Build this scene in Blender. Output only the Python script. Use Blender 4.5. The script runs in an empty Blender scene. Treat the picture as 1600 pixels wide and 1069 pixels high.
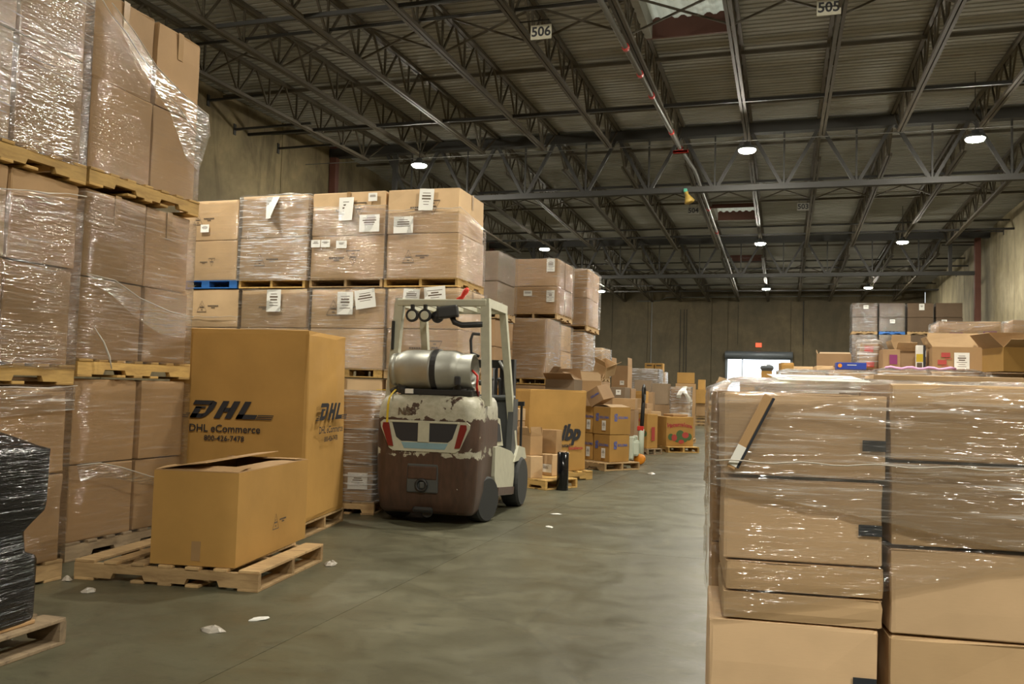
import bpy, bmesh, math, random
from math import sin, cos, pi, radians
from mathutils import Matrix, Vector
rnd = random.Random(7)
C = bpy.context.scene.collection
D = bpy.data
# ------------------------------------------------------------------ camera, sky, exposure
cam = D.cameras.new('camera'); co = D.objects.new('camera', cam); C.objects.link(co)
cam.sensor_fit = 'HORIZONTAL'; cam.sensor_width = 36.0; cam.lens = 36.0 * 1360 / 1600
cam.clip_end = 300
Rt = Vector((0.95461466, 0.29646172, 0.02865818)); Dn = Vector((0.01135529, 0.05992311, -0.99813841)); Fw = Vector((-0.29762712, 0.95316298, 0.05383708))
m = Matrix((Rt, -Dn, -Fw)).transposed().to_4x4(); m.translation = (0, 0, 1.27)
co.matrix_world = m
sc = bpy.context.scene; sc.camera = co
w = D.worlds.new('sky'); sc.world = w; w.use_nodes = True
w.node_tree.nodes['Background'].inputs[0].default_value = (0.86, 0.94, 1.0, 1)
w.node_tree.nodes['Background'].inputs[1].default_value = 3.2
sc.view_settings.view_transform = 'Standard'; sc.view_settings.look = 'None'
sc.view_settings.gamma = 1.0; sc.view_settings.use_curve_mapping = False
sc.view_settings.exposure = 0.0
sc.cycles.transparent_max_bounces = 16
LAMP_POWER = 1200.0          # emission strength of the high-bay lamps' diffusers
LAMP_COLOR = (1.0, 0.94, 0.80, 1)

# ------------------------------------------------------------------ materials
def mat(name):
    m = D.materials.new(name); m.use_nodes = True
    nt = m.node_tree; return m, nt, nt.nodes['Principled BSDF'], nt.nodes['Material Output']
def N(nt, t, **kw):
    n = nt.nodes.new(t)
    for k, v in kw.items():
        if k in n.inputs: n.inputs[k].default_value = v
        else: setattr(n, k, v)
    return n
def ramp(nt, fac, stops):
    r = nt.nodes.new('ShaderNodeValToRGB'); e = r.color_ramp.elements
    while len(e) < len(stops): e.new(0.5)
    for i, (p, c) in enumerate(stops):
        e[i].position = p; e[i].color = (*c, 1) if len(c) == 3 else c
    nt.links.new(fac, r.inputs[0]); return r.outputs[0]
def coords(nt, scale=(1, 1, 1), kind='Object', rot=(0, 0, 0)):
    tc = nt.nodes.new('ShaderNodeTexCoord'); mp = nt.nodes.new('ShaderNodeMapping')
    mp.inputs['Scale'].default_value = scale; mp.inputs['Rotation'].default_value = rot
    nt.links.new(tc.outputs[kind], mp.inputs[0]); return mp.outputs[0]
def mixc(nt, fac, a, b, mode='MIX'):
    mx = nt.nodes.new('ShaderNodeMix'); mx.data_type = 'RGBA'; mx.blend_type = mode
    for s, v in ((0, fac), (6, a), (7, b)):
        if hasattr(v, 'links'): nt.links.new(v, mx.inputs[s])
        else: mx.inputs[s].default_value = v if s == 0 else ((*v, 1) if len(v) == 3 else v)
    return mx.outputs[2]
def noise(nt, vec, scale, detail=4, rough=0.55, dist=0.0):
    n = N(nt, 'ShaderNodeTexNoise', Scale=scale, Detail=detail, Roughness=rough, Distortion=dist)
    nt.links.new(vec, n.inputs['Vector']); return n.outputs['Fac']
def bump(nt, h, strength, distance, bsdf):
    b = N(nt, 'ShaderNodeBump', Strength=strength, Distance=distance)
    nt.links.new(h, b.inputs['Height']); nt.links.new(b.outputs[0], bsdf.inputs['Normal']); return b
def plain(name, col, rough=0.6, metal=0.0, var=0.12, scale=9.0):
    m, nt, p, o = mat(name)
    v = coords(nt); n = noise(nt, v, scale, 5)
    c = mixc(nt, n, tuple(x * (1 - var) for x in col), tuple(min(1, x * (1 + var)) for x in col))
    nt.links.new(c, p.inputs['Base Color']); p.inputs['Roughness'].default_value = rough; p.inputs['Metallic'].default_value = metal
    return m
def cardboard(name, col):
    m, nt, p, o = mat(name)
    v = coords(nt); oi = nt.nodes.new('ShaderNodeObjectInfo')
    n1 = noise(nt, v, 2.2, 4); n2 = noise(nt, coords(nt, (1, 1, 9)), 38, 3)
    c = mixc(nt, ramp(nt, n1, [(0.3, (0, 0, 0)), (0.7, (1, 1, 1))]), tuple(x * 0.88 for x in col), tuple(x * 1.08 for x in col))
    c = mixc(nt, mixc(nt, 0.12, (1, 1, 1), n2), c, c) if False else mixc(nt, n2, c, mixc(nt, 0.08, c, (0.1, 0.06, 0.03)))
    hs = N(nt, 'ShaderNodeHueSaturation'); mr = N(nt, 'ShaderNodeMapRange'); mr.inputs[3].default_value = 0.86; mr.inputs[4].default_value = 1.12
    nt.links.new(oi.outputs['Random'], mr.inputs[0]); nt.links.new(mr.outputs[0], hs.inputs['Value']); nt.links.new(c, hs.inputs['Color'])
    nt.links.new(hs.outputs[0], p.inputs['Base Color']); p.inputs['Roughness'].default_value = 0.72
    p.inputs['Specular IOR Level'].default_value = 0.3
    bump(nt, noise(nt, v, 5, 3), 0.12, 0.02, p)
    return m
def wood(name, col, dark):
    m, nt, p, o = mat(name)
    v = coords(nt, (1, 7, 7)); oi = nt.nodes.new('ShaderNodeObjectInfo')
    n1 = noise(nt, v, 4, 6, 0.65, 0.6); n2 = noise(nt, coords(nt), 2.3, 4)
    c = ramp(nt, n1, [(0.25, dark), (0.55, col), (0.8, tuple(min(1, x * 1.2) for x in col))])
    c = mixc(nt, ramp(nt, n2, [(0.45, (0, 0, 0)), (0.75, (0.6, 0.6, 0.6))]), c, dark)
    hs = N(nt, 'ShaderNodeHueSaturation'); mr = N(nt, 'ShaderNodeMapRange'); mr.inputs[3].default_value = 0.7; mr.inputs[4].default_value = 1.15
    nt.links.new(oi.outputs['Random'], mr.inputs[0]); nt.links.new(mr.outputs[0], hs.inputs['Value']); nt.links.new(c, hs.inputs['Color'])
    nt.links.new(hs.outputs[0], p.inputs['Base Color']); p.inputs['Roughness'].default_value = 0.8
    bump(nt, n1, 0.25, 0.004, p); return m
def film(name, haze=0.05, gloss=1.0, tilt=0.12, seed=0.0):
    """clear stretch wrap: see-through, pulled into fine glossy wrinkles running round the load"""
    m, nt, p, o = mat(name); nt.nodes.remove(p)
    tc = nt.nodes.new('ShaderNodeTexCoord')
    def layer(rot, sx, sy, det):
        mp = nt.nodes.new('ShaderNodeMapping'); mp.inputs['Rotation'].default_value = (0, 0, rot); mp.inputs['Scale'].default_value = (sx, sy, 1)
        mp.inputs['Location'].default_value = (seed, seed * 1.7, seed)
        nt.links.new(tc.outputs['UV'], mp.inputs[0]); return noise(nt, mp.outputs[0], 1.0, det, 0.6, 0.25)
    a = layer(tilt, 4.5, 34, 3); b = layer(-tilt * 1.6, 8.0, 75, 2); big = layer(0.3, 1.3, 2.6, 3); c = layer(tilt * 0.6, 2.6, 55, 4)
    mx = N(nt, 'ShaderNodeMath', operation='MULTIPLY_ADD'); nt.links.new(b, mx.inputs[0]); mx.inputs[1].default_value = 0.5; nt.links.new(a, mx.inputs[2])
    bp = N(nt, 'ShaderNodeBump', Strength=1.0, Distance=0.030); nt.links.new(mx.outputs[0], bp.inputs['Height'])
    # tautness: some areas cling flat, others are wrinkled
    st = N(nt, 'ShaderNodeMapRange'); st.inputs[1].default_value = 0.38; st.inputs[2].default_value = 0.62; st.inputs[3].default_value = 0.35; st.inputs[4].default_value = 1.0
    nt.links.new(big, st.inputs[0]); nt.links.new(st.outputs[0], bp.inputs['Strength'])
    tr = N(nt, 'ShaderNodeBsdfTransparent', Color=(0.985, 0.985, 0.985, 1))
    gl = N(nt, 'ShaderNodeBsdfGlossy', Color=(1, 1, 1, 1), Roughness=0.12); nt.links.new(bp.outputs[0], gl.inputs['Normal'])
    d1_ = N(nt, 'ShaderNodeBsdfDiffuse', Color=(0.92, 0.92, 0.92, 1)); d2_ = N(nt, 'ShaderNodeBsdfTranslucent', Color=(0.92, 0.92, 0.92, 1)); df = nt.nodes.new('ShaderNodeMixShader'); df.inputs[0].default_value = 0.4; nt.links.new(d1_.outputs[0], df.inputs[1]); nt.links.new(d2_.outputs[0], df.inputs[2])
    m1 = nt.nodes.new('ShaderNodeMixShader'); m2 = nt.nodes.new('ShaderNodeMixShader')
    # milky stretch lines, with glints partly painted in as white: thin streaks where the film is gathered, more of them in the wrinkled areas
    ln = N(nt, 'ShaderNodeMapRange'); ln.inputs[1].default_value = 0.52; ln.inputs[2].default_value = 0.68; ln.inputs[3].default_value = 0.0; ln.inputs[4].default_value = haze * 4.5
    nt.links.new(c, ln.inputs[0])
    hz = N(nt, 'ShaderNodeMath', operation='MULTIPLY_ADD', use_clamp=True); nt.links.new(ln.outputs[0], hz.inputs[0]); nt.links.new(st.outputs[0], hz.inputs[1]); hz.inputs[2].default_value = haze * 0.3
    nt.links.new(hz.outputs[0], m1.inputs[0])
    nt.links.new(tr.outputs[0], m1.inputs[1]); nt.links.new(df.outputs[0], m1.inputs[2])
    fr = N(nt, 'ShaderNodeFresnel', IOR=1.5)
    fa = N(nt, 'ShaderNodeMath', operation='MULTIPLY_ADD', use_clamp=True); nt.links.new(fr.outputs[0], fa.inputs[0]); fa.inputs[1].default_value = 0.34 * gloss; fa.inputs[2].default_value = 0.050 * gloss
    nt.links.new(fa.outputs[0], m2.inputs[0]); nt.links.new(m1.outputs[0], m2.inputs[1]); nt.links.new(gl.outputs[0], m2.inputs[2])
    nt.links.new(m2.outputs[0], o.inputs[0]); return m
M = {}
M['kraft'] = cardboard('kraft_cardboard', (0.41, 0.255, 0.122))
M['tan'] = cardboard('tan_cardboard', (0.345, 0.215, 0.105))
M['light'] = cardboard('light_cardboard', (0.64, 0.45, 0.27))
M['brown'] = cardboard('brown_cardboard', (0.335, 0.21, 0.11))
M['gold'] = cardboard('golden_cardboard', (0.45, 0.255, 0.072))
M['pale'] = cardboard('pale_cardboard', (0.56, 0.385, 0.215))
M['grey'] = cardboard('greyish_cardboard', (0.235, 0.17, 0.11))
M['dark'] = cardboard('shaded_cardboard', (0.13, 0.088, 0.055))  # far columns only; the dim light there is put into the colour
M['inner'] = cardboard('inner_cardboard', (0.36, 0.235, 0.12))
M['sign'] = plain('sign_board', (0.55, 0.53, 0.42), 0.6)
M['wood'] = wood('pallet_wood', (0.50, 0.335, 0.16), (0.25, 0.15, 0.065))
M['wood_yellow'] = wood('yellow_pallet_wood', (0.60, 0.38, 0.12), (0.33, 0.19, 0.06))
M['wood_grey'] = wood('weathered_pallet_wood', (0.34, 0.25, 0.15), (0.16, 0.11, 0.07))
M['blue'] = plain('blue_painted_wood', (0.02, 0.13, 0.42), 0.55)
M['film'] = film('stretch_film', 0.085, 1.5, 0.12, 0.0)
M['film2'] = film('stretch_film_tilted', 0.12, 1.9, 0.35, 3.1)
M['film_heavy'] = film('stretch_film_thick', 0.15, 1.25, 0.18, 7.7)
M['film_white'] = film('stretch_film_whitened', 0.36, 1.7, 0.2, 12.3)  # high haze whitens the film, painting in part of the bright glare
M['film_glare'] = film('stretch_film_glare', 0.20, 1.6, -0.16, 21.0)  # haze raised to paint white glare into the near load's film
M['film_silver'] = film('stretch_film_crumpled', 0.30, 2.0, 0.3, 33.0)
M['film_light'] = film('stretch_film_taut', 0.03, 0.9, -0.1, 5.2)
M['rope'] = plain('twisted_film', (0.48, 0.44, 0.38), 0.3)
M['paper'] = plain('white_paper', (0.78, 0.77, 0.72), 0.6, var=0.03)
M['ink'] = plain('black_print', (0.025, 0.025, 0.03), 0.6)
M['ink_soft'] = plain('worn_print', (0.12, 0.085, 0.055), 0.7)
M['ink_blue'] = plain('blue_print', (0.10, 0.13, 0.36), 0.6)
M['ink_red'] = plain('red_print', (0.42, 0.06, 0.05), 0.6)
M['ink_green'] = plain('green_print', (0.07, 0.13, 0.05), 0.6)
M['ink_purple'] = plain('purple_print', (0.22, 0.03, 0.13), 0.6)
M['tape'] = plain('packing_tape', (0.33, 0.205, 0.095), 0.25)
M['black_tape'] = plain('black_tape', (0.03, 0.035, 0.045), 0.3)
M['steel'] = plain('joist_steel', (0.074, 0.061, 0.040), 0.65, 0.0, 0.3, 3)
M['steel_dark'] = plain('girder_steel', (0.027, 0.026, 0.023), 0.6, 0.0, 0.25, 3)
M['steel_red'] = plain('primer_red_steel', (0.10, 0.035, 0.022), 0.7, 0.0, 0.25, 3)
M['galv'] = plain('galvanised_pipe', (0.17, 0.17, 0.16), 0.45, 0.5, 0.15, 6)
M['red'] = plain('red_paint', (0.55, 0.03, 0.02), 0.45)
M['lamp_red'] = plain('tail_lamp_red', (0.20, 0.018, 0.015), 0.35)
M['redglow'] = plain('signal_red_plastic', (0.75, 0.05, 0.03), 0.4)
M['black'] = plain('black_paint', (0.022, 0.022, 0.022), 0.5)
M['rubber'] = plain('tyre_rubber', (0.028, 0.03, 0.03), 0.75)
M['cream'] = plain('cream_paint', (0.50, 0.49, 0.38), 0.5, 0, 0.18, 14)
M['darkgrey'] = plain('dark_grey_plastic', (0.07, 0.075, 0.075), 0.5)
M['alu'] = plain('worn_aluminium', (0.40, 0.40, 0.355), 0.48, 0.6, 0.25, 7)
M['lens'] = plain('pale_lens', (0.62, 0.62, 0.50), 0.2)
M['yellow'] = plain('yellow_strap', (0.62, 0.45, 0.03), 0.55)
M['bag'] = plain('dull_yellow_plastic', (0.36, 0.24, 0.05), 0.5)
M['orange'] = plain('orange_plastic', (0.75, 0.27, 0.02), 0.45)
M['palegreen'] = plain('pale_green_paint', (0.55, 0.60, 0.50), 0.5)
M['blueprint'] = plain('blue_carton', (0.02, 0.05, 0.33), 0.45)
M['pink'] = plain('pink_film', (0.70, 0.38, 0.62), 0.35)
M['green_film'] = plain('green_sheet', (0.10, 0.42, 0.30), 0.4)
M['wall_metal'] = plain('grey_slats', (0.14, 0.16, 0.18), 0.45, 0.3)
M['navy'] = plain('pale_blue_grime', (0.22, 0.36, 0.42), 0.5)

def lamp_mat():
    m, nt, p, o = mat('lamp_diffuser'); nt.nodes.remove(p)
    e = N(nt, 'ShaderNodeEmission', Color=LAMP_COLOR, Strength=LAMP_POWER); nt.links.new(e.outputs[0], o.inputs[0]); return m
M['lamp'] = lamp_mat()
def exit_mat():
    m, nt, p, o = mat('exit_glow'); p.inputs['Base Color'].default_value = (0.8, 0.1, 0.05, 1)
    p.inputs['Emission Color'].default_value = (1, 0.14, 0.05, 1); p.inputs['Emission Strength'].default_value = 0.8; return m
M['exit'] = exit_mat()
def concrete_floor():
    m, nt, p, o = mat('concrete_floor')
    v = coords(nt); a = noise(nt, v, 0.55, 6, 0.6); b = noise(nt, v, 3.0, 8, 0.7, 0.5); s = noise(nt, v, 1.3, 7, 0.75, 1.2)
    base = ramp(nt, a, [(0.3, (0.078, 0.080, 0.054)), (0.55, (0.118, 0.120, 0.082)), (0.75, (0.152, 0.150, 0.104))])
    base = mixc(nt, ramp(nt, b, [(0.35, (0.55, 0.55, 0.55)), (0.7, (0, 0, 0))]), base, (0.060, 0.059, 0.044))
    base = mixc(nt, ramp(nt, s, [(0.58, (0, 0, 0)), (0.72, (0.55, 0.55, 0.55))]), base, (0.21, 0.20, 0.145))
    g = noise(nt, coords(nt, (1, 2.2, 1)), 7.5, 9, 0.75, 0.3)
    base = mixc(nt, ramp(nt, g, [(0.33, (0.75, 0.75, 0.75)), (0.47, (0, 0, 0))]), base, (0.052, 0.052, 0.038))
    vo = N(nt, 'ShaderNodeTexVoronoi', Scale=0.42); vo.feature = 'DISTANCE_TO_EDGE'
    wv = mixc(nt, 0.35, coords(nt), N(nt, 'ShaderNodeTexNoise', Scale=1.2, Detail=4).outputs['Color']); nt.links.new(wv, vo.inputs['Vector'])
    base = mixc(nt, ramp(nt, vo.outputs['Distance'], [(0.0, (0.3, 0.3, 0.3)), (0.004, (0, 0, 0))]), base, (0.045, 0.045, 0.034))
    oi = nt.nodes.new('ShaderNodeObjectInfo')
    tint = mixc(nt, oi.outputs['Random'], (1.05, 1.03, 0.98), (1.08, 0.96, 0.78))
    nt.links.new(mixc(nt, 1.0, base, tint, 'MULTIPLY'), p.inputs['Base Color'])
    r = ramp(nt, b, [(0.3, (0.30, 0.30, 0.30)), (0.7, (0.55, 0.55, 0.55))]); nt.links.new(r, p.inputs['Roughness'])
    bump(nt, noise(nt, v, 40, 3), 0.08, 0.004, p); return m
M['floor'] = concrete_floor()
def concrete_wall(name, c0, c1, c2, st=0.8):
    m, nt, p, o = mat(name)
    v = coords(nt); a = noise(nt, v, 0.35, 6, 0.62, 0.4); d = noise(nt, coords(nt, (1.2, 1.2, 0.3)), 0.8, 7, 0.7, 1.2); f = noise(nt, v, 2.5, 6, 0.65)
    base = ramp(nt, a, [(0.3, c0), (0.52, c1), (0.72, c2)])
    base = mixc(nt, ramp(nt, d, [(0.47, (0, 0, 0)), (0.66, (st, st, st))]), base, tuple(x * 0.40 for x in c1))
    base = mixc(nt, ramp(nt, f, [(0.4, (0.3, 0.3, 0.3)), (0.65, (0, 0, 0))]), base, tuple(x * 0.7 for x in c0))
    nt.links.new(base, p.inputs['Base Color']); p.inputs['Roughness'].default_value = 0.85
    bump(nt, f, 0.15, 0.02, p); return m
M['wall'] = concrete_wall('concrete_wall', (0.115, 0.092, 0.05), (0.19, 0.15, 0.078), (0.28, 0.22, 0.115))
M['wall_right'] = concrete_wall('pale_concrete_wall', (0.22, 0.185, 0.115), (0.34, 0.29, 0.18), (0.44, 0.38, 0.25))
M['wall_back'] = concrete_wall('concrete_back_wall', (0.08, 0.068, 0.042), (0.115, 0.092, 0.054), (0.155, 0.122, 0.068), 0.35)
def deck_mat():
    m, nt, p, o = mat('roof_deck_metal')
    v = coords(nt); a = noise(nt, coords(nt, (0.4, 3, 1)), 1.2, 5, 0.6); r = noise(nt, coords(nt, (0.5, 2.2, 1)), 0.8, 6, 0.7, 0.6)
    base = ramp(nt, a, [(0.3, (0.25, 0.247, 0.22)), (0.7, (0.345, 0.34, 0.305))])
    base = mixc(nt, ramp(nt, r, [(0.60, (0, 0, 0)), (0.78, (0.7, 0.7, 0.7))]), base, (0.13, 0.065, 0.035))
    nt.links.new(base, p.inputs['Base Color']); p.inputs['Roughness'].default_value = 0.85; p.inputs['Specular IOR Level'].default_value = 0.15; return m
M['deck'] = deck_mat()
def skylight_mat():
    m, nt, p, o = mat('skylight_panel'); nt.nodes.remove(p)
    t = N(nt, 'ShaderNodeBsdfTranslucent', Color=(0.40, 0.39, 0.30, 1)); d = N(nt, 'ShaderNodeBsdfDiffuse', Color=(0.5, 0.49, 0.42, 1))
    n = noise(nt, coords(nt, (0.5, 6, 1)), 2, 4)
    mx = nt.nodes.new('ShaderNodeMixShader'); mr = N(nt, 'ShaderNodeMapRange'); mr.inputs[3].default_value = 0.55; mr.inputs[4].default_value = 0.95
    nt.links.new(n, mr.inputs[0]); nt.links.new(mr.outputs[0], mx.inputs[0]); nt.links.new(t.outputs[0], mx.inputs[1]); nt.links.new(d.outputs[0], mx.inputs[2])
    nt.links.new(mx.outputs[0], o.inputs[0]); return m
M['skylight'] = skylight_mat()
def truck_paint():
    """cream paint flaking off a rust-brown casting; the bands are where the paint has survived"""
    m, nt, p, o = mat('flaking_paint')
    tc = nt.nodes.new('ShaderNodeTexCoord'); sp = nt.nodes.new('ShaderNodeSeparateXYZ'); nt.links.new(tc.outputs['Object'], sp.inputs[0])
    v = coords(nt, (1.0, 1.0, 1.25)); n = noise(nt, v, 6.5, 9, 0.68, 0.3); n2 = noise(nt, coords(nt, (4, 4, 1)), 5, 5, 0.6)
    band = ramp(nt, sp.outputs['Z'], [(0.0, (0, 0, 0)), (0.58, (0, 0, 0)), (0.64, (0.30, 0.30, 0.30)), (0.68, (0.30, 0.30, 0.30)), (0.74, (0.02, 0.02, 0.02)), (0.93, (0.04, 0.04, 0.04)), (0.99, (0.46, 0.46, 0.46))])
    ad = N(nt, 'ShaderNodeMath', operation='MULTIPLY_ADD'); nt.links.new(n, ad.inputs[0]); ad.use_clamp = False; ad.inputs[1].default_value = 1.7; nt.links.new(band, ad.inputs[2])
    hf = N(nt, 'ShaderNodeMath', operation='MULTIPLY'); nt.links.new(ad.outputs[0], hf.inputs[0]); hf.inputs[1].default_value = 0.5
    msk = ramp(nt, hf.outputs[0], [(0.575, (0, 0, 0)), (0.585, (1, 1, 1))])
    brown = ramp(nt, n2, [(0.3, (0.052, 0.030, 0.021)), (0.7, (0.092, 0.050, 0.034))])
    cream = ramp(nt, noise(nt, v, 16, 6, 0.7), [(0.3, (0.34, 0.325, 0.24)), (0.7, (0.52, 0.50, 0.40))])
    nt.links.new(mixc(nt, msk, brown, cream), p.inputs['Base Color']); p.inputs['Roughness'].default_value = 0.45
    bump(nt, msk, 0.4, 0.003, p); return m
M['truck'] = truck_paint()
def black_film():
    m, nt, p, o = mat('black_stretch_film')
    tc = nt.nodes.new('ShaderNodeTexCoord'); mp = nt.nodes.new('ShaderNodeMapping'); mp.inputs['Scale'].default_value = (3.0, 40, 1); mp.inputs['Rotation'].default_value = (0, 0, -0.18)
    nt.links.new(tc.outputs['UV'], mp.inputs[0]); n = noise(nt, mp.outputs[0], 1, 4, 0.6, 0.3)
    p.inputs['Base Color'].default_value = (0.006, 0.006, 0.007, 1); p.inputs['Roughness'].default_value = 0.14
    bump(nt, n, 1.0, 0.022, p); return m
M['black_film'] = black_film()

# ------------------------------------------------------------------ mesh helpers
class MB:
    def __init__(s): s.v = []; s.f = []; s.uv = {}
    def add(s, vs, fs):
        b = len(s.v); s.v += [tuple(x) for x in vs]; s.f += [tuple(b + i for i in f) for f in fs]; return s
    def box(s, x0, x1, y0, y1, z0, z1, ch=0.0):
        if ch <= 0:
            return s.add([(x0, y0, z0), (x1, y0, z0), (x1, y1, z0), (x0, y1, z0), (x0, y0, z1), (x1, y0, z1), (x1, y1, z1), (x0, y1, z1)],
                  [(0, 3, 2, 1), (4, 5, 6, 7), (0, 1, 5, 4), (1, 2, 6, 5), (2, 3, 7, 6), (3, 0, 4, 7)])
        def ring(z, i): return [(x0 + i, y0 + ch, z), (x0 + ch, y0 + i, z), (x1 - ch, y0 + i, z), (x1 - i, y0 + ch, z), (x1 - i, y1 - ch, z), (x1 - ch, y1 - i, z), (x0 + ch, y1 - i, z), (x0 + i, y1 - ch, z)]
        rs = [ring(z0, ch * .6), ring(z0 + ch, 0), ring(z1 - ch, 0), ring(z1, ch * .6)]
        return s.loft(rs)
    def loft(s, rings, cap0=True, cap1=True, closed=True):
        n = len(rings[0]); vs = [p for r in rings for p in r]; fs = []
        for k in range(len(rings) - 1):
            for i in range(n if closed else n - 1):
                j = (i + 1) % n; fs.append((k * n + i, k * n + j, (k + 1) * n + j, (k + 1) * n + i))
        if cap0: fs.append(tuple(range(n - 1, -1, -1)))
        if cap1: fs.append(tuple((len(rings) - 1) * n + i for i in range(n)))
        return s.add(vs, fs)
    def bar(s, a, b, wd, ht=None, up=(0, 0, 1)):
        a = Vector(a); b = Vector(b); d = (b - a).normalized(); u = Vector(up)
        if abs(d.dot(u)) > 0.98: u = Vector((1, 0, 0))
        sd = d.cross(u).normalized(); u = sd.cross(d).normalized(); ht = ht or wd
        o = [sd * wd / 2 + u * ht / 2, -sd * wd / 2 + u * ht / 2, -sd * wd / 2 - u * ht / 2, sd * wd / 2 - u * ht / 2]
        return s.loft([[a + q for q in o], [b + q for q in o]])
    def tube(s, pts, r, n=8, cap=True):
        pts = [Vector(p) for p in pts]; rings = []
        prev = None
        for i, p in enumerate(pts):
            d = (pts[min(i + 1, len(pts) - 1)] - pts[max(i - 1, 0)]).normalized()
            if prev is None:
                u = Vector((0, 0, 1)) if abs(d.z) < 0.9 else Vector((1, 0, 0))
                prev = d.cross(u).normalized()
            sd = (prev - d * prev.dot(d)).normalized(); up = sd.cross(d); prev = sd
            rr = r[i] if isinstance(r, (list, tuple)) else r
            rings.append([p + (sd * cos(2 * pi * k / n) + up * sin(2 * pi * k / n)) * rr for k in range(n)])
        return s.loft(rings, cap, cap)
    def lathe(s, prof, n=20, axis='z', o=(0, 0, 0)):
        rings = []
        for r, h in prof:
            ring = []
            for k in range(n):
                a = 2 * pi * k / n; x, y = max(r, 1e-4) * cos(a), max(r, 1e-4) * sin(a)
                q = {'z': (x, y, h), 'x': (h, x, y), 'y': (y, h, x)}[axis]
                ring.append((q[0] + o[0], q[1] + o[1], q[2] + o[2]))
            rings.append(ring)
        return s.loft(rings)
    def prism(s, poly, d0, d1, axis='y'):
        """outline in the two other axes, extruded along axis"""
        def q(p, d): return {'y': (p[0], d, p[1]), 'x': (d, p[0], p[1]), 'z': (p[0], p[1], d)}[axis]
        return s.loft([[q(p, d0) for p in poly], [q(p, d1) for p in poly]])
    def mesh(s, name, mats, smooth=False, mi=None, normals=True):
        me = D.meshes.new(name); me.from_pydata(s.v, [], s.f); me.update()
        for m_ in (mats if isinstance(mats, list) else [mats]): me.materials.append(m_)
        if mi:
            for p, k in zip(me.polygons, mi): p.material_index = k
        if normals:
            bm = bmesh.new(); bm.from_mesh(me); bmesh.ops.recalc_face_normals(bm, faces=bm.faces); bm.to_mesh(me); bm.free()
        if smooth:
            for p in me.polygons: p.use_smooth = True
        return me
    def build(s, name, mats, parent=None, smooth=False, loc=None, rot=None, **kw):
        return obj(name, s.mesh(name, mats, smooth, **kw), parent, loc, rot)
def obj(name, me, parent=None, loc=None, rot=None):
    o = D.objects.new(name, me); C.objects.link(o)
    if parent: o.parent = parent
    if loc is not None: o.location = loc
    if rot is not None: o.rotation_euler = (0, 0, rot) if not isinstance(rot, (tuple, list)) else rot
    return o
LABELS = {}
def tag(o, label, cat, group=None):
    o['label'] = label; o['category'] = cat
    if group: o['group'] = group
    LABELS.setdefault(label, []).append(o.name)
    nw = len(label.split())
    if nw < 4 or nw > 16: print('LABEL LENGTH', nw, label)
    return o
def thing(name, label, cat, loc=(0, 0, 0), rot=0, group=None):
    o = D.objects.new(name, None); C.objects.link(o); o.empty_display_size = 0.1
    o.location = loc; o.rotation_euler = (0, 0, rot) if not isinstance(rot, (tuple, list)) else rot
    return tag(o, label, cat, group)
def struct(o): o['kind'] = 'structure'; return o
TEXT = {}
def text_mesh(s, size, mt, shear=0.0, bold=0.0, sx=1.0):
    """flat lettering standing in the xz plane, facing -y, centred"""
    k = (s, size, mt.name, shear, bold, sx)
    if k in TEXT: return TEXT[k]
    cu = D.curves.new('txt', 'FONT'); cu.body = s; cu.size = size; cu.align_x = 'CENTER'; cu.align_y = 'CENTER'; cu.shear = shear; cu.offset = bold; cu.resolution_u = 3
    ob = D.objects.new('txt', cu); C.objects.link(ob)
    dg = bpy.context.evaluated_depsgraph_get(); me = D.meshes.new_from_object(ob.evaluated_get(dg))
    D.objects.remove(ob); D.curves.remove(cu)
    me.transform(Matrix.Diagonal((sx, 1, 1, 1))); me.transform(Matrix.Rotation(pi / 2, 4, 'X'))
    me.materials.clear(); me.materials.append(mt); TEXT[k] = me; return me
FACE = {'-y': 0.0, '+x': pi / 2, '+y': pi, '-x': -pi / 2}
def stick(parent, me, name, size, face, u, v, off=0.001, tilt=0.0):
    """fix a flat piece on a box face; u right of centre, v above the box base"""
    w_, d_ = size; a = FACE[face]; dist = (d_ if face in '-y+y' else w_) / 2 + off
    p = Matrix.Rotation(a, 4, 'Z') @ Vector((u, -dist, v))
    o = obj(name, me, parent, p, (0, tilt, a)); return o

# ------------------------------------------------------------------ setting: floor, walls, roof
DECK = lambda y: 8.57 - 0.0205 * abs(y - 23.6)
XL, XR, YB, YF = -13.4, 7.9, 55.6, -9.0
fl = MB().box(XL, XR, YF, YB, -0.30, -0.025).build('floor', M['floor']); struct(fl)
xs = [XL, -8.32, -2.32, 3.68, XR]; ys = [YF, -4.2, 1.3, 6.95, 12.5, 18.0, 23.5, 29, 34.5, 40, 45.5, 51, YB]
for i in range(4):
    for j in range(len(ys) - 1):
        MB().box(xs[i] + .002, xs[i + 1] - .002, ys[j] + .002, ys[j + 1] - .002, -0.025, 0).build('slab', M['floor'], fl)
def wall_panel(parent, a, b, z0, z1, t, mt, nrm):
    a = Vector(a); b = Vector(b); d = (b - a).normalized() * .012; n_ = Vector(nrm) * t
    p = [a + d, b - d, b - d + n_, a + d + n_]
    MB().loft([[(q.x, q.y, z0) for q in p], [(q.x, q.y, z1) for q in p]]).build('wall_panel', mt, parent)
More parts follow.
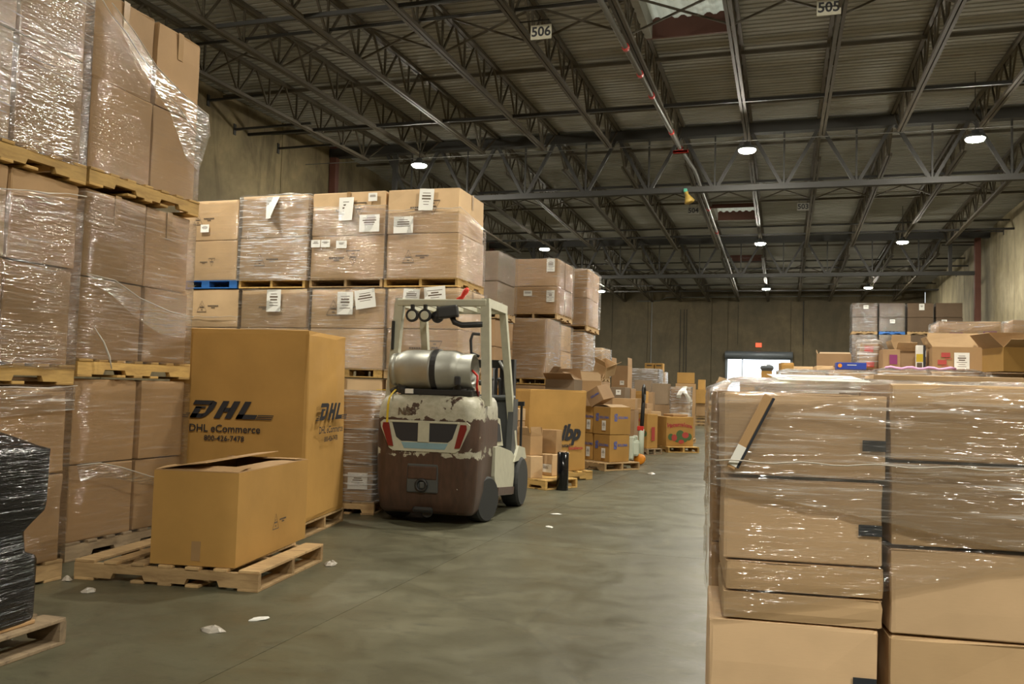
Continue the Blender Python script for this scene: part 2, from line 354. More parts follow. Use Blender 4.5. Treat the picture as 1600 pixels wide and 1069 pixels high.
for side, X, n_ in (('left', XL, -1), ('right', XR, 1)):
    wl = MB().box(min(X + n_ * .05, X + n_ * .2), max(X + n_ * .05, X + n_ * .2), YF, YB, 0, 8.75).build('wall_' + side, M['wall']); struct(wl)
    e = [YF, -3.5, 2.5, 8.6, 14.6, 20.9, 27, 33.0, 39.4, 45, 50.4, YB] if n_ < 0 else [YF, -3.5, 2.5, 8.6, 14.6, 20.6, 26.6, 32.6, 38.2, 44.2, 50, YB]
    for y0, y1 in zip(e, e[1:]):
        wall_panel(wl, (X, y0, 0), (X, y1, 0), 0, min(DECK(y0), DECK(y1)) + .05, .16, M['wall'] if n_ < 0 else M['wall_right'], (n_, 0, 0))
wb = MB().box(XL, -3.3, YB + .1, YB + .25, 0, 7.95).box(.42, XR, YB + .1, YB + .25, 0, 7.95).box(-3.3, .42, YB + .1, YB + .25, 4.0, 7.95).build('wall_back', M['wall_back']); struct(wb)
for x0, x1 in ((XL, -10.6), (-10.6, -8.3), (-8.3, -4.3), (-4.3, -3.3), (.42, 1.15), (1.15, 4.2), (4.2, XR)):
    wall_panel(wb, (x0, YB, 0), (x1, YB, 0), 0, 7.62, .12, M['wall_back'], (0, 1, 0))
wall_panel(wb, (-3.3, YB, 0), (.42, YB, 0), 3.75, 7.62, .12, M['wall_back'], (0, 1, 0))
# the wall's head: blocked between the joists except for the small vents beside them
vx = []
for k in range(-5, 5):
    for s in (-1, 1): vx.append(-.92 + 1.77 * k + s * .20)
px_ = XL
for x in sorted(vx) + [XR + .1]:
    if x - .07 > px_: MB().box(px_, x - .07, YB - .02, YB + .1, 7.62, 7.93).build('head_block', M['wall_back'], wb)
    px_ = x + .07
for i_, x in enumerate(sorted(vx)):
    MB().box(x - .07, x + .07, YB - .02, YB + .1, 7.62, 7.70 if i_ % 5 else 7.80).build('head_block', M['wall_back'], wb)
wf = MB().box(XL, XR, YF - .2, YF, 0, 8.3).build('wall_front', M['wall_back']); struct(wf)
yard = MB().box(-40, 40, YB + .3, YB + 60, -.2, -.03).build('ground', M['floor']); struct(yard)
# roll-up door
dr = struct(thing('door_1', 'open roll-up dock door in the back wall', 'door', (-1.44, YB, 0)))
del dr['category']; del dr['label']; LABELS.pop('open roll-up dock door in the back wall')
MB().lathe([(.2, -2.0), (.235, -1.98), (.235, 1.98), (.2, 2.0)], 16, 'x', (0, -.30, 3.76)).build('drum', M['wall_metal'], dr, True)
for k in range(3): MB().box(-1.85, 1.85, -.10, -.06, 3.50 + k * .09, 3.58 + k * .09, .008).build('slat', M['wall_metal'], dr)
for s in (-1, 1): MB().box(s * 1.92 - .07, s * 1.92 + .07, -.14, -.02, 0, 3.95).build('guide', M['wall_metal'], dr)
MB().box(-1.0, -.94, .12, .16, 0, 3.7).build('centre_rail', M['galv'], dr)

# roof deck: ribbed steel sheets between the joists, skylights let into the strip beside the middle joist
JX = [-.92 + 1.77 * k for k in range(-6, 5)]
SKY = [(14.2, 16.9), (33.0, 35.3), (43.9, 45.4), (2.0, 4.2)]
ceil = struct(thing('ceiling', 'roof', 'roof')); del ceil['category']; del ceil['label']; LABELS.pop('roof')
def deck_panel(x0, x1, y0, y1):
    prof = []; y = y0; P_ = .19
    while y < y1 - 1e-6:
        for dy, dz in ((0, 0), (.12, 0), (.13, .022), (.18, .022)):
            if y + dy < y1: prof.append((y + dy, DECK(y + dy) + dz))
        y += P_
    prof.append((y1, DECK(y1)))
    mb = MB(); mb.add([(x0, a, b) for a, b in prof] + [(x1, a, b) for a, b in prof], [(i, i + 1, len(prof) + i + 1, len(prof) + i) for i in range(len(prof) - 1)])
    mb.build('deck_panel', M['deck'], ceil, normals=False)
ed = [XL - .05] + [(a + b) / 2 + .885 for a, b in zip(JX, JX[1:])][:0] + JX + [XR + .05]
for x0, x1 in zip(ed, ed[1:]):
    cuts = [YF - .1, 8.9, 23.6, 38.9, YB + .3]
    segs = []
    for y0, y1 in zip(cuts, cuts[1:]):
        if abs(x0 - (-2.69)) < .02:
            for a, b in sorted(SKY):
                if y0 < a < y1: segs.append((y0, a)); y0 = b
        segs.append((y0, y1))
    for y0, y1 in segs: deck_panel(x0, x1, y0, y1)
MB().box(XL, XR, YF, YB + .3, 8.68, 8.75).build('roof_cover', M['wall_metal'], ceil) if False else None
for i_, (a, b) in enumerate(SKY):
    x0, x1 = -2.55, -1.06
    sk = struct(thing('window_%d' % (i_ + 1), 'x', 'x')); del sk['category']; del sk['label']
    ps = []; n_ = 24
    for k in range(n_ + 1):
        x = x0 + (x1 - x0) * k / n_; ps.append((x, .05 * (k % 4 in (1, 2))))
    mb = MB(); mb.add([(x, a, DECK(a) + .22 + z) for x, z in ps] + [(x, b, DECK(b) + .22 + z) for x, z in ps], [(i, i + 1, n_ + 2 + i, n_ + 1 + i) for i in range(n_)])
    mb.build('pane', M['skylight'], sk, normals=False)
    zz = DECK((a + b) / 2)
    for q in ((-2.69, -2.55, a, b), (-1.06, -.92, a, b), (-2.69, -.92, a - .06, a), (-2.69, -.92, b, b + .06)):
        MB().box(*q, zz - .12, zz + .30).build('curb', M['steel_red'] if q[3] - q[2] < .1 else M['deck'], sk)
LABELS.pop('x')

# joists
WEB = {}
def web_mesh(depth, r=.019):
    k = round(depth, 2)
    if k not in WEB:
        mb = MB(); h = depth
        for a, b in (((0, -.56, h), (0, 0, 0)), ((0, 0, 0), (0, .56, h)), ((0, 0, 0), (0, 0, h))): mb.bar(a, b, r * 2)
        WEB[k] = mb.mesh('web_brace', M['steel'])
    return WEB[k]
bays = [('bay nearest the camera', 8.9, 23.6), ('middle bay', 23.6, 38.9), ('bay before the back wall', 38.9, 55.6), ('bay over the camera', -9.0, 8.9)]
ORD = ['first', 'second', 'third', 'fourth', 'fifth', 'sixth', 'seventh', 'eighth', 'ninth', 'tenth', 'eleventh']
for bi, (bn, y0, y1) in enumerate(bays):
    if bi == 3: y0 = 4.0
    for k, x in enumerate(JX):
        j = thing('roof_joist', f'steel roof joist, {ORD[k]} from the wall behind the stacks, {bn}', 'joist', (x, 0, 0), 0, 'open web joists under the roof')
        top = lambda y: DECK(y) - .05
        bot = lambda y: DECK(y) - .80
        ya, yb = y0 + .04, y1 - .04
        for s in (-1, 1):
            MB().bar((s * .045, ya, top(ya)), (s * .045, yb, top(yb)), .07, .075).build('top_chord', M['steel'], j)
        b0, b1 = y0 + 1.0, y1 - 1.15
        if bi == 2: b1 = y1 - .05
        for s in (-1, 1):
            MB().bar((s * .04, b0, bot(b0)), (s * .04, b1, bot(b1)), .058, .07).build('bottom_chord', M['steel'], j)
        n_ = int((b1 - b0 - .3) / 1.22)
        for q in range(n_ + 1):
            y = b0 + .3 + q * (b1 - b0 - .6) / n_
            obj('web_brace', web_mesh(.75), j, (0, y, bot(y)))
        MB().bar((0, y0 + .08, top(y0) - .02), (0, b0 + .1, bot(b0)), .04).build('end_brace', M['steel'], j)
        if bi != 2: MB().bar((0, y1 - .08, top(y1) - .02), (0, b1 - .1, bot(b1)), .04).build('end_brace', M['steel'], j)
# girders
for gi, (gy, gn) in enumerate(((23.6, 'nearer'), (38.9, 'farther'))):
    z1 = DECK(gy) - .10; zt = z1 - .13; zb = z1 - 1.70 + (0.02 if gi else 0)
    g = thing('roof_girder', f'dark steel truss girder across the hall, {gn} of the two', 'girder', (0, gy, 0), 0, 'truss girders')
    MB().box(XL + .02, XR - .02, -.13, .13, zt - .13, zt + .13).build('top_chord', M['steel_dark'], g)
    MB().box(XL + .02, XR - .35, -.09, .09, zb - .075, zb + .075).build('bottom_chord', M['steel_dark'], g)
    for x in JX[:-1]:
        mb = MB(); c = x + .885
        for a, b, w_ in (((x, 0, zt), (c - .03, 0, zb), .085), ((x + 1.77, 0, zt), (c + .03, 0, zb), .085), ((c, 0, zb), (c, 0, zt), .045)):
            MB().bar(a, b, w_).build('web_member', M['steel_dark'], g)
    for x in (XL + 2.2, XR - 1.45): MB().bar((x, 0, zb), (x, 0, zt), .13).build('end_post', M['steel_dark'], g)
    for nm, x in (('behind the tall stacks', XL + .14), ('opposite the tall stacks', XR - .45)):
        c = tag(MB().box(-.11, .11, -.11, .11, 0, zt + .2, .01).build('column', M['steel_red'], None, False, (x, gy, 0)), f'rust-brown steel column by the wall {nm}, under the {gn} girder', 'column')
# bridging: cross braces and runs of angle between the joists
for bi, Y in enumerate((15.0, 29.4, 30.2, 46.5)):
    if Y == 30.2: continue
    zt, zb = DECK(Y) - .09, DECK(Y) - .78
    br = thing('cross_bracing', f"row of crossed steel bracing between joists, {['over the tall stacks', 0, 0, 'before the back wall'][bi] if bi != 1 else 'in the middle bay'}", 'bracing', (0, Y, 0), 0, 'cross bracing rows')
    for x in JX[:-1]:
        MB().bar((x, 0, zt), (x + 1.77, 0, zb), .035).bar((x, .05, zb), (x + 1.77, .05, zt), .035).build('cross_brace', M['steel'], br)
for nm, Ys in (('near the camera', (11.2, 12.9, 18.2, 19.3, 21.6)), ('middle', (25.3, 26.9, 32.2, 35.0, 36.6)), ('far', (41, 43.2, 48.6, 51, 53))):
    for i_, Y in enumerate(Ys):
        z = DECK(Y) - (.78 if i_ % 2 else .12)
        tag(MB().box(XL, XR, -.03, .03, z - .035, z + .035).build('bridging_bar', M['steel_dark'] if i_ % 2 else M['steel'], None, False, (0, Y, 0)),
            f'long steel bridging bar across the joists, {ORD[i_]} of the {nm} bay', 'bar', 'bridging bars')
# wall stubs (pipe brackets) on the side walls
for i_, (X, Y, z, L) in enumerate(((XL, 18.7, 7.66, 2.2), (XL, 20.7, 7.72, 2.0), (XL, 17.6, 8.05, 1.6), (XR, 40.6, 7.9, -1.5), (XR, 36.6, 7.75, -1.6), (XR, 46.0, 7.4, -1.4))):
    t = thing('wall_strut', f"thin steel strut reaching out from the {'stained wall behind the stacks' if X < 0 else 'pale wall opposite'}, {ORD[i_ % 3]} of three", 'strut', (X, Y, z), 0, 'wall struts')  # the opposite wall is a paler concrete
    MB().bar((0, 0, 0), (L, 0, .02), .05).build('rod', M['steel_dark'], t); MB().box(-.02, .02, -.05, .05, -.14, .14).build('bracket', M['steel_dark'], t)
# sprinkler main with red couplings, branch pipes, cable
sp = thing('sprinkler_pipe', 'galvanised sprinkler main with red couplings running down the hall', 'pipe')
pp = [(-2.95, 9.0, 7.42), (-2.56, 22.1, 7.50), (-2.38, 24.0, 7.42), (-2.45, 39.5, 7.28), (-2.5, 52, 7.02)]
MB().tube(pp, .048, 10).build('main', M['galv'], sp, True)
for y, s in ((15.2, 0), (16.6, 0), (17.9, 0), (20.6, 0), (22.1, 1), (29, 0), (33, 0)):
    for (xa, ya, za), (xb, yb, zb) in zip(pp, pp[1:]):
        if ya <= y <= yb:
            t_ = (y - ya) / (yb - ya); p = Vector((xa + t_ * (xb - xa), y, za + t_ * (zb - za)))
            MB().lathe([(.048, -.05), (.068, -.045), (.068, .045), (.048, .05)], 10, 'y', p).build('coupling', M['red'], sp)
            if s: MB().box(p.x - .18, p.x + .2, p.y - .05, p.y + .05, p.z - .12, p.z - .05, .01).build('hanger', M['red'], sp)
for i_, Y in enumerate((13.9, 19.9, 28.0, 34.3, 42.2, 49.9)):
    z = DECK(Y) - .62
    tag(MB().tube([(XL + .3, Y, z), (XR - .3, Y, z + .02)], .032, 6).build('branch_pipe', M['steel_dark'], None, True),
        f'dark sprinkler branch pipe across the hall, {ORD[i_]} from the camera', 'pipe', 'sprinkler branch pipes')
tag(MB().tube([(XL + .1 + (XR - XL - .2) * k / 30, 22.0, 7.60 - .001 * k) for k in range(31)], .012, 5).build('cable', M['galv'], None), 'thin pale cable stretched across below the nearer girder', 'cable')
tag(MB().tube([(-9.0, YB - .1, 7.12), (-7.6, YB - .1, 7.14), (-7.1, YB - .1, 7.36), (6.6, YB - .1, 7.42)], .035, 6).build('conduit', M['galv'], None), 'grey conduit running along the top of the back wall', 'conduit')
for i_, (x, z1, r) in enumerate(((-8.05, 7.1, .035), (-6.23, 6.6, .02), (-6.0, 6.6, .02), (-5.84, 6.6, .02), (-2.70, 7.0, .012), (1.15, 7.1, .03))):
    tag(MB().tube([(x, YB - .04, .05 if x < -3 else 4.45), (x, YB - .04, z1)], r, 6).build('conduit', M['galv'] if i_ == 0 else M['steel_dark'], None), f'vertical conduit on the back wall, {ORD[i_]} counting toward the right', 'conduit', 'back wall conduits')
tag(MB().box(-.18, .18, -.03, .03, -.13, .13, .008).build('exit_sign', M['exit'], None, False, (-1.45, YB - .05, 4.40)), 'lit orange-red sign on the back wall above the dock door', 'sign')
# high bay lamps
lp = [(-9.1, 20.6), (-.86, 20.8), (3.95, 20.85), (-9.35, 34.05), (-.87, 33.85), (4.1, 34.2), (-10.0, 48.9), (-.91, 48.3), (4.15, 48.1), (-8.6, 8.9), (-.93, 9.4), (4.3, 9.6), (-9.8, -3.8), (.3, -1.6), (4.6, -2.4)]
rows = ['under the nearer girder', 'under the farther girder', 'by the back wall', 'above the tall stacks', 'behind the camera']
colsn = ['over the stacks', 'over the aisle', 'over the wrapped loads']
for i_, (x, y) in enumerate(lp):
    t = thing('high_bay_lamp', f'bright round high-bay lamp {colsn[i_ % 3]}, {rows[i_ // 3]}', 'lamp', (x, y, 7.0 if i_ < 9 else 7.3), 0, 'high bay lamps')
    MB().lathe([(.02, -.05), (.10, -.045), (.17, -.03), (.195, 0), (.195, .02)], 16).build('diffuser', M['lamp'], t, True)
    MB().lathe([(.21, .015), (.225, .03), (.20, .08), (.09, .13), (.07, .20), (.02, .21)], 16).build('housing', M['darkgrey'], t, True)
    MB().tube([(0, 0, .2), (0, 0, DECK(y) - (7.0 if i_ < 9 else 7.3) - .012)], .01, 5).build('hook_rod', M['steel_dark'], t)
# row numbers hung from the joists
for s, x, y, z, sz in (('506', -4.01, 14.0, 7.37, .33), ('505', .64, 14.6, 7.57, .33), ('504', -2.93, 29.35, 7.41, .33), ('503', .56, 29.35, 7.42, .33)):
    t = thing('row_sign', f"row sign reading {s} {dict(zip(('506', '505', '504', '503'), ('hung over the stacks, near bay', 'hung over the aisle, near bay', 'half lit behind the yellow bag', 'dim, far down the middle bay')))[s]}", 'sign', (x, y, z), 0, 'row number signs')
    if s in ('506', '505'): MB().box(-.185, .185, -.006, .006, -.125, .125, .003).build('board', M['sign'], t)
    else: MB().box(-.185, .185, -.006, .006, -.125, .125, .003).build('board', M['deck'], t)  # greyer board puts the dimness of these two signs into its colour
    obj('lettering', text_mesh(s, .23, M['ink'], 0, .006), t, (0, -.009, 0))
    jx = min(JX, key=lambda q: abs(q - x)); hz_ = DECK(y) - .80 - z
    for wx in (-.12, .12): MB().bar((wx, 0, .12), (wx, 0, hz_), .01).build('wire', M['steel_dark'], t)
    MB().bar((min(-.14, jx - x), 0, hz_), (max(.14, jx - x), 0, hz_), .02).build('hanger_bar', M['steel_dark'], t)
hb = thing('hanging_bag', 'torn yellow plastic bag snagged on the nearer girder', 'bag', (-2.56, 23.45, 6.68), 0)
MB().lathe([(.02, .04), (.06, .0), (.05, -.07), (.10, -.17), (.15, -.28), (.10, -.31), (.02, -.26)], 9).build('bag_body', M['bag'], hb, True, (0.02, 0, 0), (0, -.35, 0))
MB().box(-.05, .05, -.05, .05, .0, .1, .02).build('knot', M['green_film'], hb)

# ------------------------------------------------------------------ pallets, cartons, film
PAL = {}
def pallet(label, x, y, z=0, rot=0, L=1.22, W=1.02, wd='wood', style='stringer', H=.125, group='wooden pallets under the loads'):
    """L runs along the notched stringers (local x), boards across (local y)"""
    t = thing('pallet', label, 'pallet', (x, y, z), radians(rot), group)
    mt = M[wd]; key = (L, W, wd, style, H)
    if key not in PAL:
        P_ = {}; tb = .018
        def board(n, w_): return MB().box(-w_ / 2, w_ / 2, -W / 2, W / 2, -tb, 0, .003).mesh('deck_board', mt)
        P_['lead'] = board('lead', .135); P_['mid'] = board('mid', .09)
        hh = H - 2 * tb; nl = L / 2 * .30; nc = L * .19
        if style == 'stringer':
            pl = [(-L / 2, 0), (-nc - .13, 0)] + [(-nc - .115, .035), (-nc + .085, .035)] + [(-nc + .10, 0), (nc - .10, 0), (nc - .085, .035), (nc + .115, .035), (nc + .13, 0), (L / 2, 0), (L / 2, hh), (-L / 2, hh)]
            P_['stringer'] = MB().prism(pl, -.019, .019).mesh('stringer', mt)
        else:
            P_['stringer'] = MB().box(-.07, .07, -.07, .07, 0, hh, .004).mesh('block', mt)
        PAL[key] = P_
    P_ = PAL[key]; tb = .018
    nb = 7; xs_ = [-L / 2 + .0675] + [-L / 2 + .0675 + (L - .135) * k / (nb - 1) for k in range(1, nb - 1)] + [L / 2 - .0675]
    for k, xx in enumerate(xs_):
        obj('deck_board', P_['lead' if k in (0, nb - 1) else 'mid'], t, (xx, rnd.uniform(-.006, .006), H), rnd.uniform(-.006, .006))
    for k in (0, 2, 3, 4, 6):
        obj('bottom_board', P_['lead' if k in (0, 6) else 'mid'], t, (xs_[k], 0, tb), 0)
    if style == 'stringer':
        for yy in (-W / 2 + .02, 0, W / 2 - .02): obj('stringer', P_['stringer'], t, (0, yy, tb))
    else:
        for yy in (-W / 2 + .07, 0, W / 2 - .07):
            for xx in (-L / 2 + .07, 0, L / 2 - .07): obj('block', P_['stringer'], t, (xx, yy, tb))
    return t
def grid_box(w, d, h, r=.008, bulge=.006, seed=0, taper=1.0, warp=.004, sag=0.0):
    w -= 2 * bulge + warp * .8; d -= 2 * bulge + warp * .8
    rr = random.Random(seed); T = [-1, -.95, -.4, .4, .95, 1]; n = len(T) - 1; idx = {}; mb = MB()
    off = {}
    def vert(i, j, k):
        key = (i, j, k)
        if key in idx: return idx[key]
        x, y, z = T[i], T[j], T[k]; p = [x * w / 2, y * d / 2, z * h / 2]
        ins = [max(-w / 2 + r, min(w / 2 - r, p[0])), max(-d / 2 + r, min(d / 2 - r, p[1])), max(-h / 2 + r, min(h / 2 - r, p[2]))]
        dv = Vector([a - b for a, b in zip(p, ins)])
        if dv.length > r: dv = dv.normalized() * r
        q = Vector(ins) + dv
        bx, by, bz = (1 - x * x), (1 - y * y), (1 - z * z)
        if abs(x) == 1: q.x += x * bulge * by * bz
        if abs(y) == 1: q.y += y * bulge * bx * bz
        if z == 1: q.z -= sag * bx * by
        q += Vector((rr.uniform(-1, 1), rr.uniform(-1, 1), 0 if z == -1 else -abs(rr.uniform(-1, 1)) * .6)) * warp * (0.4 + .6 * max(0, z))
        f = 1 + (taper - 1) * (z + 1) / 2; q.x *= f; q.y *= f
        q.z += h / 2
        idx[key] = len(mb.v); mb.v.append(tuple(q)); return idx[key]
    for a in range(n):
        for b in range(n):
            for s in (0, n):
                mb.f.append((vert(s, a, b), vert(s, a + 1, b), vert(s, a + 1, b + 1), vert(s, a, b + 1)))
                mb.f.append((vert(a, s, b), vert(a + 1, s, b), vert(a + 1, s, b + 1), vert(a, s, b + 1)))
                mb.f.append((vert(a, b, s), vert(a + 1, b, s), vert(a + 1, b + 1, s), vert(a, b + 1, s)))
    return mb
SEED = [0]
def carton(label, x, y, z, w, d, h, rot=0, col='kraft', bulge=.006, warp=.004, taper=1.0, tape=None, group='cardboard cartons', tilt=None, sag=0, name='carton'):
    SEED[0] += 1
    o = grid_box(w, d, h, bulge=bulge, seed=SEED[0], warp=warp, taper=taper, sag=sag).build(name, M[col])
    o.location = (x, y, z); o.rotation_euler = tilt if tilt else (0, 0, radians(rot)); tag(o, label, 'box', group)
    o['_s'] = (w, d)
    for face in (tape or ()):
        L = min(.22, h * .35)
        if 'T' not in TAPE: pass
        stick(o, tape_mesh(L), 'tape', (w, d), face, 0, h - L / 2)
    return o
TAPE = {}
def tape_mesh(L):
    k = round(L, 2)
    if k not in TAPE: TAPE[k] = MB().box(-.03, .03, -.001, .001, -k / 2, k / 2).mesh('tape', M['tape'])
    return TAPE[k]
def flap(parent, w, d, h, side, ang, ln=None, col=None, th=.005):
    """lid flap hinged on the top edge of one side; ang 0 = closed flat, 90 = upright, 180 = hanging outside"""
    lx = {'-y': w, '+y': w, '-x': d, '+x': d}[side] - .012; ln = ln or {'-y': d, '+y': d, '-x': w, '+x': w}[side] * .5 - .004
    if ('f', round(lx, 3), round(ln, 3), col) not in TAPE:
        TAPE[('f', round(lx, 3), round(ln, 3), col)] = MB().loft([[(-lx / 2, 0, z_), (lx / 2, 0, z_), (lx / 2 - .006, ln * .5, z_ + .006), (lx / 2 - .012, ln, z_), (-lx / 2 + .012, ln, z_), (-lx / 2 + .006, ln * .5, z_ + .006)] for z_ in (-th / 2, th / 2)]).mesh('flap', M[col])
    me = TAPE[('f', round(lx, 3), round(ln, 3), col)]
    a = FACE[side]; dist = (d if side in '-y+y' else w) / 2 - .004
    p = Matrix.Rotation(a, 4, 'Z') @ Vector((0, -dist, h + .003))
    return obj('flap', me, parent, p, (radians(ang), 0, a))
def open_carton(label, x, y, z, w, d, h, rot=0, col='kraft', flaps=None, tilt=None, group='open cardboard cartons', th=.006, fl_col=None):
    mb = MB(); mb.box(-w / 2, w / 2, -d / 2, d / 2, 0, th)
    mb.box(-w / 2, w / 2, -d / 2, -d / 2 + th, th, h).box(-w / 2, w / 2, d / 2 - th, d / 2, th, h)
    mb.box(-w / 2, -w / 2 + th, -d / 2 + th, d / 2 - th, th, h).box(w / 2 - th, w / 2, -d / 2 + th, d / 2 - th, th, h)
    o = mb.build('open_carton', M[col]); o.location = (x, y, z); o.rotation_euler = tilt if tilt else (0, 0, radians(rot)); tag(o, label, 'box', group)
    for side, a in (flaps or {}).items():
        ln = None
        if isinstance(a, tuple): a, ln = a
        flap(o, w, d, h, side, a, ln, fl_col or col)
    return o
def sheet(w, h, lines=4, seed=0, bend=0.0):
    """paper with a few lines of print, facing -y"""
    k = ('s', w, h, lines, seed, bend)
    if k in TAPE: return TAPE[k]
    rr = random.Random(seed); mb = MB(); n = 4; mi = []
    pts = [(-w / 2 + w * i / n, -bend * (i / n) ** 2 * w) for i in range(n + 1)]
    if bend:
        for lvl in (0,):
            vs = [];
            for i in range(n + 1):
                for j in range(3):
                    s_ = (2 - j) / 2; c = (i / n) ** 2 * s_ * bend * w; vs.append((-w / 2 + w * i / n - c * .3, -c, -h / 2 + h * j / 2))
            mb.add(vs, [(i * 3 + j, (i + 1) * 3 + j, (i + 1) * 3 + j + 1, i * 3 + j + 1) for i in range(n) for j in range(2)])
    else: mb.box(-w / 2, w / 2, -.0012, 0, -h / 2, h / 2)
    mi = [0] * len(mb.f)
    for i in range(lines):
        zz = h * .30 - i * h * .13; lw = w * rr.uniform(.35, .75); th_ = h * (.035 if i in (1, 2) else .014)
        b = len(mb.f); mb.add([(-lw / 2, -.002, zz - th_), (lw / 2, -.002, zz - th_), (lw / 2, -.002, zz + th_), (-lw / 2, -.002, zz + th_)], [(0, 1, 2, 3)]); mi.append(1)
    me = mb.mesh('paper', [M['paper'], M['ink_soft']], False, mi, normals=False); TAPE[k] = me; return me
def paper(o, face, u, v, w=.20, h=.27, lines=5, seed=0, tilt=0, bend=0, off=.024):
    return stick(o, sheet(w, h, lines, seed, bend), 'shipping_paper', o['_s'], face, u, v, off, radians(tilt))
def mark_mesh(inv=False, sz=.2):
    """stacking mark: outlined triangle with short words beside it"""
    k = ('mk', inv, sz)
    if k in TAPE: return TAPE[k]
    mb = MB(); s = sz; t = .018 * sz / .2; f = -1 if inv else 1
    P3 = [(-s * .5, -f * s * .5), (s * .5, -f * s * .5), (0, f * s * .5)]
    for a, b in zip(P3, P3[1:] + P3[:1]): mb.bar((a[0], 0, a[1]), (b[0], 0, b[1]), .001, t * .55, (0, 1, 0)) if False else mb.loft([[(a[0], 0, a[1] - t / 3), (a[0], 0, a[1] + t / 3), (a[0] + 1e-4, -.0008, a[1])], [(b[0], 0, b[1] - t / 3), (b[0], 0, b[1] + t / 3), (b[0] + 1e-4, -.0008, b[1])]])
    for (x0, x1, z0, z1) in ((-.22, .22, -.12, -.02), (-.10, .10, -.34, -.27), (-.07, .07, .06, .11)):
        mb.box(x0 * s, x1 * s, -.0008, 0, f * z0 * s - .0, f * z1 * s) if f > 0 else mb.box(x0 * s, x1 * s, -.0008, 0, -z1 * s, -z0 * s)
    sd = -1 if inv else 1
    for (x0, x1, z0, z1) in ((.62, 1.75, -.02, .09), (1.0, 1.4, -.17, -.08)):
        a, b = sorted((sd * x0 * s, sd * x1 * s)); n = 7
        for i in range(n):
            aa = a + (b - a) * i / n; mb.box(aa, aa + (b - a) / n * .82, -.0008, 0, z0 * s, z1 * s)
    TAPE[k] = mb.mesh('stacking_mark', M['ink_soft']); return TAPE[k]
def mark(o, face, u, v, sz=.2, inv=False): return stick(o, mark_mesh(inv, sz), 'stacking_mark', o['_s'], face, u, v, .001)
def film_mesh(w, d, zb, zt, mt, seed, off=.020, amp=.012, top=False, nper=10, nz=9, shape=None):
    """sleeve of film round a w x d load; zb, zt: heights at the corners -x-y, +x-y, +x+y, -x+y"""
    rr = random.Random(seed); W, Dd = w / 2 + off, d / 2 + off; r = .02
    cs = [(-W, -Dd), (W, -Dd), (W, Dd), (-W, Dd)]; pts = []; per = 0
    for e in range(4):
        a, b = Vector(cs[e]), Vector(cs[(e + 1) % 4]); L = (b - a).length; dr = (b - a) / L
        for i in range(nper):
            f = r / L + (1 - 2 * r / L) * i / (nper - 1); p = a + dr * L * f
            pts.append((p.x, p.y, e + f, per + L * f, Vector((dr.y, -dr.x))))
        per += L
    n = len(pts); mb = MB(); uvs = []
    for lv in range(nz + 1):
        t = lv / nz
        for i, (x, y, e, u, nn) in enumerate(pts):
            k = int(e) % 4; f = e - int(e)
            b_ = zb[k] * (1 - f) + zb[(k + 1) % 4] * f; t_ = zt[k] * (1 - f) + zt[(k + 1) % 4] * f
            if lv == nz: t_ += rr.uniform(-.02, .006)
            z = b_ + (t_ - b_) * t; edge = 1 if 0.08 < f < .92 else .15
            dsp = rr.uniform(-.3, 1) * amp * edge
            sx, sy = (shape(t) if shape else (1, 1))
            mb.v.append((x * sx + nn.x * dsp, y * sy + nn.y * dsp, z)); uvs.append((u, z))
    for lv in range(nz):
        for i in range(n):
            j = (i + 1) % n; mb.f.append((lv * n + i, lv * n + j, (lv + 1) * n + j, (lv + 1) * n + i))
    if top:
        zc = max(zt); q = 5; base = len(mb.v); ii = [nz * n + i for i in range(n)]
        cidx = len(mb.v); mb.v.append((0, 0, zc + .012)); uvs.append((0, zc))
        rings = []
        for s_ in (.85, .6, .3):
            ring = []
            for i, (x, y, e, u, nn) in enumerate(pts):
                ring.append(len(mb.v)); mb.v.append((x * s_, y * s_, sum(zt) / 4 + .010 + rr.uniform(0, .015))); uvs.append((u, s_ * .5))
            rings.append(ring)
        prev = ii
        for ring in rings:
            for i in range(n):
                j = (i + 1) % n; mb.f.append((prev[i], prev[j], ring[j], ring[i]))
            prev = ring
        for i in range(n): mb.f.append((prev[i], prev[(i + 1) % n], cidx))
    me = mb.mesh('film', mt, True, normals=False); ul = me.uv_layers.new(name='UVMap')
    for p in me.polygons:
        us = [uvs[me.loops[li].vertex_index] for li in p.loop_indices]; mxu = max(a for a, b in us)
        for li, (a, b) in zip(p.loop_indices, us): ul.data[li].uv = (a + per if mxu - a > per / 2 else a, b)
    return me
def wrap(label, x, y, rot, w, d, zb, zt, mt='film', seed=1, rope=False, **kw):
    if not isinstance(zb, (list, tuple)): zb = [zb] * 4
    if not isinstance(zt, (list, tuple)): zt = [zt] * 4
    o = obj('stretch_wrap', film_mesh(w, d, zb, zt, M[mt], seed, **kw), None, (x, y, 0), radians(rot)); tag(o, label, 'wrap', 'clear stretch wrap round the loads')
    if rope:
        W, Dd = w / 2 + .018, d / 2 + .018; rr = random.Random(seed); c = [(-W, -Dd), (W, -Dd), (W, Dd), (-W, Dd)]; pts = []
        for e in rope:
            for i in range(9):
                f = i / 8; a, b = c[e], c[(e + 1) % 4]
                pts.append((a[0] + (b[0] - a[0]) * f, a[1] + (b[1] - a[1]) * f, zt[e] + (zt[(e + 1) % 4] - zt[e]) * f + rr.uniform(-.015, .015)))
        MB().tube(pts, [rr.uniform(.002, .006) for _ in pts], 6).build('twisted_edge', M['rope'], o, True)
    return o
